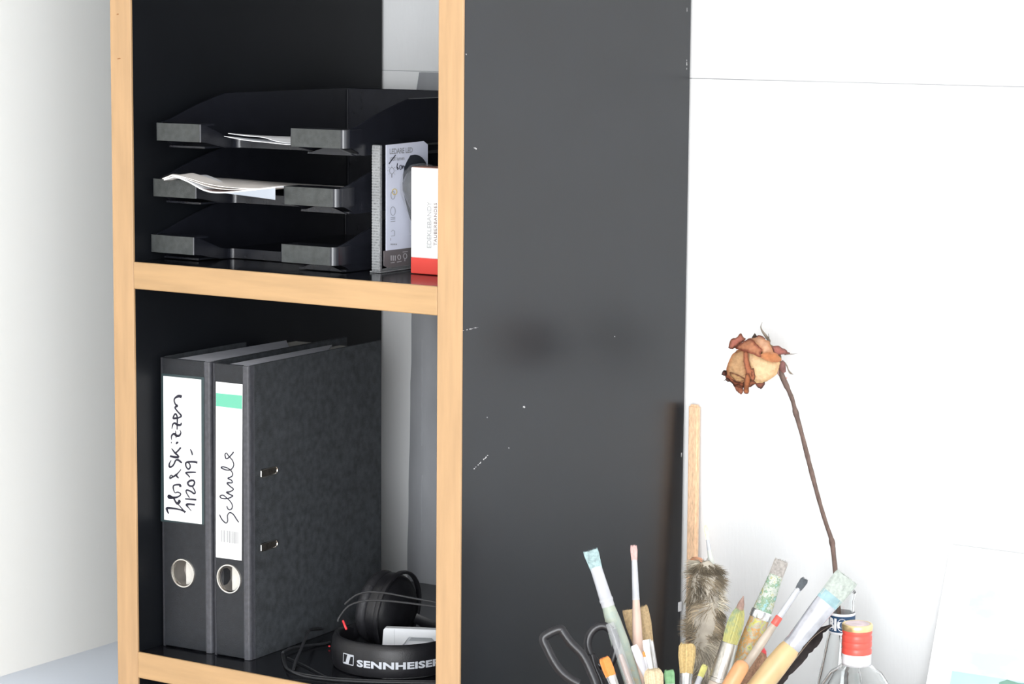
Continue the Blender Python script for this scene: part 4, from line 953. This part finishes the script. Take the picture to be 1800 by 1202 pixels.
obj('stem', bm, mat('dry_stem', (.135, .09, .075), .75, var=.35, scale=120, stretch=(2, 2, .5), bump=.6, bscale=600), ros, smooth=True)
PET = mat('dried_petal', (.8, .6, .4), .75, attr='Col', var=.14, scale=160, bump=1.0, bscale=220)
zx = lambda x, y: (1260 + x / 8.587, 565 + y / 8.587)
bcx, bcy = 1328, 638
axd = Vector((-.93, .36)); axn = Vector((-axd.y, axd.x))
def bud_d(px, py, off=0, sc_=1.0):
    v = Vector((px - bcx, py - bcy)); u = v.dot(axd) / (56 * sc_); w_ = v.dot(axn) / (44 * sc_)
    q = max(0, 1 - u*u - w_*w_)
    return DR - .024 * math.sqrt(q) - off
CRM = (.55, .45, .29); BRN = (.27, .135, .085); ORG = (.46, .27, .165); PNK = (.45, .26, .21)
def petal(poly, off, cin, cout, name='petal', edge=7, curl=0., smooth_n=3, thick=.0004, sc_=1.0, back=False):
    pp = [Vector((*zx(a, b), 0)) for a, b in poly]
    pl = smoothpath(pp + [pp[0]], smooth_n)[:-1]
    pl = [p + Vector((noise.noise(p * .45 + Vector((0, 0, off * 700))), noise.noise(p * .45 + Vector((9, 3, off * 700))), 0)) * 1.5 for p in pl]; bm = BM(); vs = [bm.verts.new((p.x, p.y, 0)) for p in pl]; es = [bm.edges.new((vs[i], vs[(i+1) % len(vs)])) for i in range(len(vs))]
    bmesh.ops.triangle_fill(bm, edges=es, use_beauty=True)
    for _ in range(3):
        ee = [e for e in bm.edges if (e.verts[0].co - e.verts[1].co).length > 3.2]
        if not ee: break
        bmesh.ops.subdivide_edges(bm, edges=ee, cuts=1); bmesh.ops.triangulate(bm, faces=bm.faces[:]); 
        bmesh.ops.beautify_fill(bm, faces=bm.faces[:], edges=bm.edges[:])
    cl = bm.loops.layers.color.new('Col')
    cin = [c * k_ for c, k_ in zip(cin, (1.30, 1.27, 1.42))]; cout = [c * k_ for c, k_ in zip(cout, (1.35, 1.5, 1.6))]
    def ed(p):
        b = 1e9
        for i in range(len(pl)):
            a, c = pl[i], pl[(i+1) % len(pl)]; ab = c - a; t = max(0, min(1, (p - a).dot(ab) / max(1e-9, ab.length_squared))); b = min(b, (p - (a + ab * t)).length)
        return b
    dist = {v: ed(v.co) for v in bm.verts}
    for f in bm.faces:
        for lp in f.loops:
            k = max(0, min(1, dist[lp.vert] / edge)); n_ = noise.noise(lp.vert.co * .09) * .35; k = max(0, min(1, k * k * (3 - 2*k) + n_ * (1 - abs(2*k-1)) + n_ * .3))
            lp[cl] = tuple(cout[i] + (cin[i] - cout[i]) * k for i in range(3)) + (1,)
    for v in bm.verts:
        p = v.co.copy(); k = min(1, dist[v] / edge)
        d = (2 * DR - bud_d(p.x, p.y, off, sc_)) if back else (bud_d(p.x, p.y, off, sc_) - curl * (1 - k) + .0026 * noise.noise(Vector((p.x * .07, p.y * .07, off * 900))) + .0014 * noise.noise(Vector((p.x * .22, p.y * .25, off * 500))))
        v.co = pt(p.x, p.y, d)
    bmesh.ops.solidify(bm, geom=bm.faces[:], thickness=thick)
    return obj(name, bm, PET, ros, smooth=True, auto=80)
# closed heart of the flower
bm = BM(); cc = pt(bcx, bcy, DR); A1 = (CR * axd.x - CU * axd.y).normalized(); A2 = (CR * axn.x - CU * axn.y).normalized(); ns = 26; nr = 18; cl = bm.loops.layers.color.new('Col'); G = []
for i in range(nr+1):
    t = math.pi * i / nr; G.append([])
    for j in range(ns):
        a = 2*math.pi*j/ns + t * .5; rr = math.sin(t) * (1 + .06 * math.cos(3*a + t*2))
        q = A1 * (-math.cos(t) * .0275) + A2 * rr * .0195 * math.cos(a) + CF * rr * .0215 * math.sin(a)
        G[-1].append(bm.verts.new(cc + q * (1 + .05 * noise.noise(q * 90))))
for i in range(nr):
    for j in range(ns): bm.faces.new((G[i][j], G[i][(j+1) % ns], G[i+1][(j+1) % ns], G[i+1][j]))
bmesh.ops.remove_doubles(bm, verts=bm.verts, dist=1e-5)
for f in bm.faces:
    for lp in f.loops:
        s = (lp.vert.co - cc).dot(A1) / .032; k = max(0, min(1, (s - .35) * 2 + noise.noise(lp.vert.co * 150) * .4)); lp[cl] = tuple(CRM[i] * .9 * (1-k) + BRN[i] * .8 * k for i in range(3)) + (1,)
obj('flower_heart', bm, PET, ros, smooth=True)
petal([(300, 440), (410, 430), (430, 600), (450, 780), (440, 930), (330, 900), (230, 860), (150, 760), (170, 640), (240, 500)], .0012, (.53, .43, .28), ORG, edge=6)
petal([(460, 440), (560, 490), (700, 560), (830, 600), (945, 600), (935, 690), (905, 780), (820, 850), (720, 905), (620, 925), (560, 880), (560, 780), (530, 720), (480, 620)], .0018, (.62, .53, .37), (.54, .40, .27), edge=8)
petal([(405, 440), (470, 450), (488, 600), (530, 712), (560, 710), (565, 770), (578, 840), (545, 905), (500, 850), (450, 790), (430, 700), (405, 600)], .0042, (.46, .28, .17), BRN, edge=3.2, curl=.001)
petal([(520, 715), (560, 710), (578, 830), (545, 900), (520, 800)], .0050, ORG, BRN, edge=4)
petal([(650, 500), (690, 490), (800, 470), (880, 478), (960, 545), (975, 590), (940, 612), (830, 610), (730, 575), (670, 545)], .0052, (.52, .34, .19), ORG, edge=5, curl=.001)
petal([(505, 262), (580, 245), (660, 235), (720, 270), (795, 310), (805, 360), (860, 480), (800, 478), (690, 495), (690, 430), (620, 360), (560, 300)], .0045, (.58, .46, .33), (.48, .30, .20), edge=6)
petal([(280, 400), (330, 350), (410, 300), (490, 262), (560, 295), (600, 350), (640, 380), (690, 432), (660, 470), (665, 530), (600, 515), (520, 475), (430, 450), (340, 425)], .0068, (.50, .34, .22), (.32, .14, .09), edge=5, curl=.0015)
petal([(180, 395), (188, 330), (225, 268), (310, 240), (360, 182), (400, 240), (430, 275), (350, 340), (300, 400), (255, 405), (205, 415)], -.004, (.47, .29, .22), BRN, edge=5)
petal([(520, 250), (575, 180), (600, 225), (560, 250)], -.006, (.24, .18, .13), (.12, .08, .06), edge=4)
petal([(590, 215), (660, 215), (740, 260), (700, 285), (610, 260)], -.004, PNK, BRN, edge=3)
petal([(430, 800), (480, 790), (505, 900), (485, 985), (480, 1080), (405, 1065), (412, 950)], .0055, (.48, .30, .17), BRN, edge=3, curl=.001)
petal([(190, 760), (300, 800), (400, 850), (415, 900), (300, 905), (215, 830)], .0035, (.52, .42, .26), BRN, edge=3)
petal([(130, 740), (170, 750), (220, 830), (300, 910), (410, 920), (400, 1000), (375, 1090), (330, 1070), (280, 1020), (240, 950), (170, 900), (130, 830)], .0004, (.46, .27, .17), (.17, .08, .05), edge=4)
petal([(260, 960), (330, 950), (400, 1000), (375, 1092), (330, 1070), (285, 1025)], .003, (.42, .26, .17), BRN, edge=3)
petal([(68, 795), (105, 735), (150, 750), (150, 800), (110, 815)], .001, (.30, .17, .12), (.10, .05, .04), edge=3)
petal([(490, 900), (560, 905), (600, 935), (540, 945), (490, 980)], .002, (.44, .27, .17), BRN, edge=3)
petal([(560, 880), (620, 925), (718, 905), (712, 975), (665, 1015), (610, 985), (575, 925)], .0016, (.42, .25, .17), (.2, .1, .08), edge=4)
petal([(150, 850), (108, 895), (130, 880), (170, 905), (200, 880)], .001, (.3, .2, .16), (.12, .07, .05), edge=2)
petal([(820, 380), (925, 368), (1020, 415), (1075, 455), (1110, 492), (1020, 492), (920, 508), (870, 482)], -.002, (.46, .28, .22), (.28, .15, .12), edge=4)
# mirrored far-side petals so the flower is whole from behind
petal([(300, 400), (480, 260), (690, 270), (860, 400), (960, 560), (930, 740), (820, 860), (620, 930), (560, 700), (400, 500)], .0025, (.78, .60, .40), ORG, edge=7, back=True)
petal([(200, 600), (330, 430), (560, 500), (620, 760), (560, 950), (400, 1000), (240, 900), (150, 760)], .004, (.76, .56, .36), BRN, edge=6, back=True)
# calyx and sepals
SEP = mat('dry_sepal', (.17, .14, .11), .8, var=.3, scale=200)
SEPR = mat('red_hip', (.17, .075, .065), .7, var=.3, scale=200)
bm = BM(); hcx = pt(*zx(965, 650), DR - .001); lathe(bm, [(0, .0035), (.004, .003), (.0052, 0), (.004, -.0045), (.0024, -.009), (0, -.0095)], hcx, 14, (CU * .9 + CR * -.35)); obj('calyx', bm, SEPR, ros, smooth=True)
def sepal(pts, wds, d, m=SEP):
    P = smoothpath([pt(*zx(a, b), d) for a, b in pts], 4); W_ = smoothpath([(w__, 0, 0) for w__ in wds], 4)
    bm = BM(); tube(bm, P, [(max(.00015, q.x * K_ / 8.587 * .5), .0004) for q in W_], 8, up=CR); obj('sepal', bm, m, ros, smooth=True)
sepal([(688, 8), (664, 80), (690, 150), (745, 225), (790, 290), (800, 340), (860, 470)], [3, 14, 30, 46, 44, 20, 20], DR + .004)
sepal([(1222, 480), (1160, 490), (1100, 492), (1020, 500)], [3, 8, 14, 16], DR)
sepal([(1155, 800), (1110, 775), (1080, 730), (1060, 675), (1025, 625), (985, 590)], [4, 30, 18, 20, 24, 26], DR - .002)
sepal([(780, 180), (785, 230), (790, 280)], [4, 14, 16], DR)
bm = BM(); P = [pt(*zx(a, b), DR) for a, b in ((945, 700), (935, 760), (970, 810), (1020, 860), (1035, 835))]; tube(bm, smoothpath(P, 4), [.0022] * 17, 8); obj('bract', bm, mat('pink_bract', (.45, .27, .24), .7, var=.2), ros, smooth=True)

# ------------------------------------------------------------------ watercolour leaning on the wall
pw = thing('watercolour_picture', 'white-bordered pale watercolour leaning on the wall at the lower right', 'picture', (.95, .38, ZD))
TL = on(1671, 957, (0, 1, 0), YW - .010)
# lower edge forward: find point on sight line (1628,1202) that keeps the left edge in the same x
BL = on(1628, 1202, (1, 0, 0), TL.x - .004)
vdn = (BL - TL).normalized(); TLz = TL.z
s_tot = (ZD + .001 - TL.z) / vdn.z; wv = Vector((1, 0, 0)); nn = wv.cross(vdn).normalized()
if nn.y > 0: nn = -nn
FR = lambda u, v, h=0: TL + wv * u + vdn * v + nn * h
print('picture lean', BL, vdn, s_tot)
hgt = s_tot; wd_ = .34
def fbox(bm, u0, u1, v0, v1, h0, h1):
    vs = box(bm, u0, u1, v0, v1, h0, h1)
    for q in vs: q.co = FR(q.co.x, q.co.y, q.co.z)
bm = BM(); fbox(bm, 0, wd_, 0, hgt, -.004, 0); obj('board', bm, mat('white_board', (.84, .85, .86), .55, var=.01), pw)
def puv(px, py):
    q = on(px, py, nn, nn.dot(TL)); r = q - TL; return r.dot(wv), r.dot(vdn - wv * vdn.dot(wv)) / (1 - vdn.dot(wv)**2)
u1_, v1_ = puv(1697, 979)
bm = BM(); fbox(bm, u1_, wd_ - u1_, v1_, hgt - .02, 0, .0009); sh_ = obj('mount_sheet', bm, mat('sheet_white', (.86, .87, .88), .6, var=.01), pw)
bm = BM(); fbox(bm, u1_, wd_ - u1_, v1_ - .0007, v1_, 0, .0012); obj('mount_edge', bm, mat('beige_edge', (.62, .58, .56), .6), sh_)
u2, v2 = puv(1714, 1015)
def wash():
    m = bpy.data.materials.new('watercolour_wash'); m.use_nodes = True; N = m.node_tree.nodes; L = m.node_tree.links; b = N['Principled BSDF']; b.inputs['Roughness'].default_value = .75
    tc = N.new('ShaderNodeTexCoord'); nz = N.new('ShaderNodeTexNoise'); nz.inputs['Scale'].default_value = 22; nz.inputs['Detail'].default_value = 4
    mp = N.new('ShaderNodeMapping'); mp.inputs['Scale'].default_value = (1, 1, 2.6); L.new(tc.outputs['Object'], mp.inputs[0]); L.new(mp.outputs[0], nz.inputs['Vector'])
    cr = N.new('ShaderNodeValToRGB'); L.new(nz.outputs[0], cr.inputs[0]); e = cr.color_ramp.elements
    e[0].position = .38; e[0].color = (.50, .59, .60, 1); e[1].position = .58; e[1].color = (.64, .66, .66, 1)
    L.new(cr.outputs[0], b.inputs['Base Color']); return m
bm = BM(); fbox(bm, u2, wd_ - u2, v2, hgt - .05, .0009, .0012); pa = obj('painting', bm, wash(), sh_, label='pale turquoise sky wash')
u3, v3 = puv(1683, 1182)
bm = BM(); fbox(bm, u2 - .006, wd_ - u2, v3 - .001, v3 + .05, .0012, .0014); obj('painted_sea', bm, mat('sea_wash', (.40, .58, .59), .7, var=.08, scale=25), pa, label='deeper turquoise band')
bm = BM(); u4, v4 = puv(1764, 1195); pts = [(u4, v4 + .003), (u4 + .008, v4 - .001), (u4 + .02, v4 + .0005), (u4 + .06, v4), (u4 + .12, v4 + .003), (u4 + .12, v4 + .012), (u4, v4 + .012)]
prism(bm, pts, lambda a, b: FR(a, b, .0013), lambda a, b: FR(a, b, .0017)); obj('painted_hill', bm, mat('green_wash', (.16, .30, .24), .7, var=.15, scale=60), pa, label='green painted hill')

# drop builder-only bookkeeping
for o in bpy.data.objects:
    if '_b' in o: del o['_b']
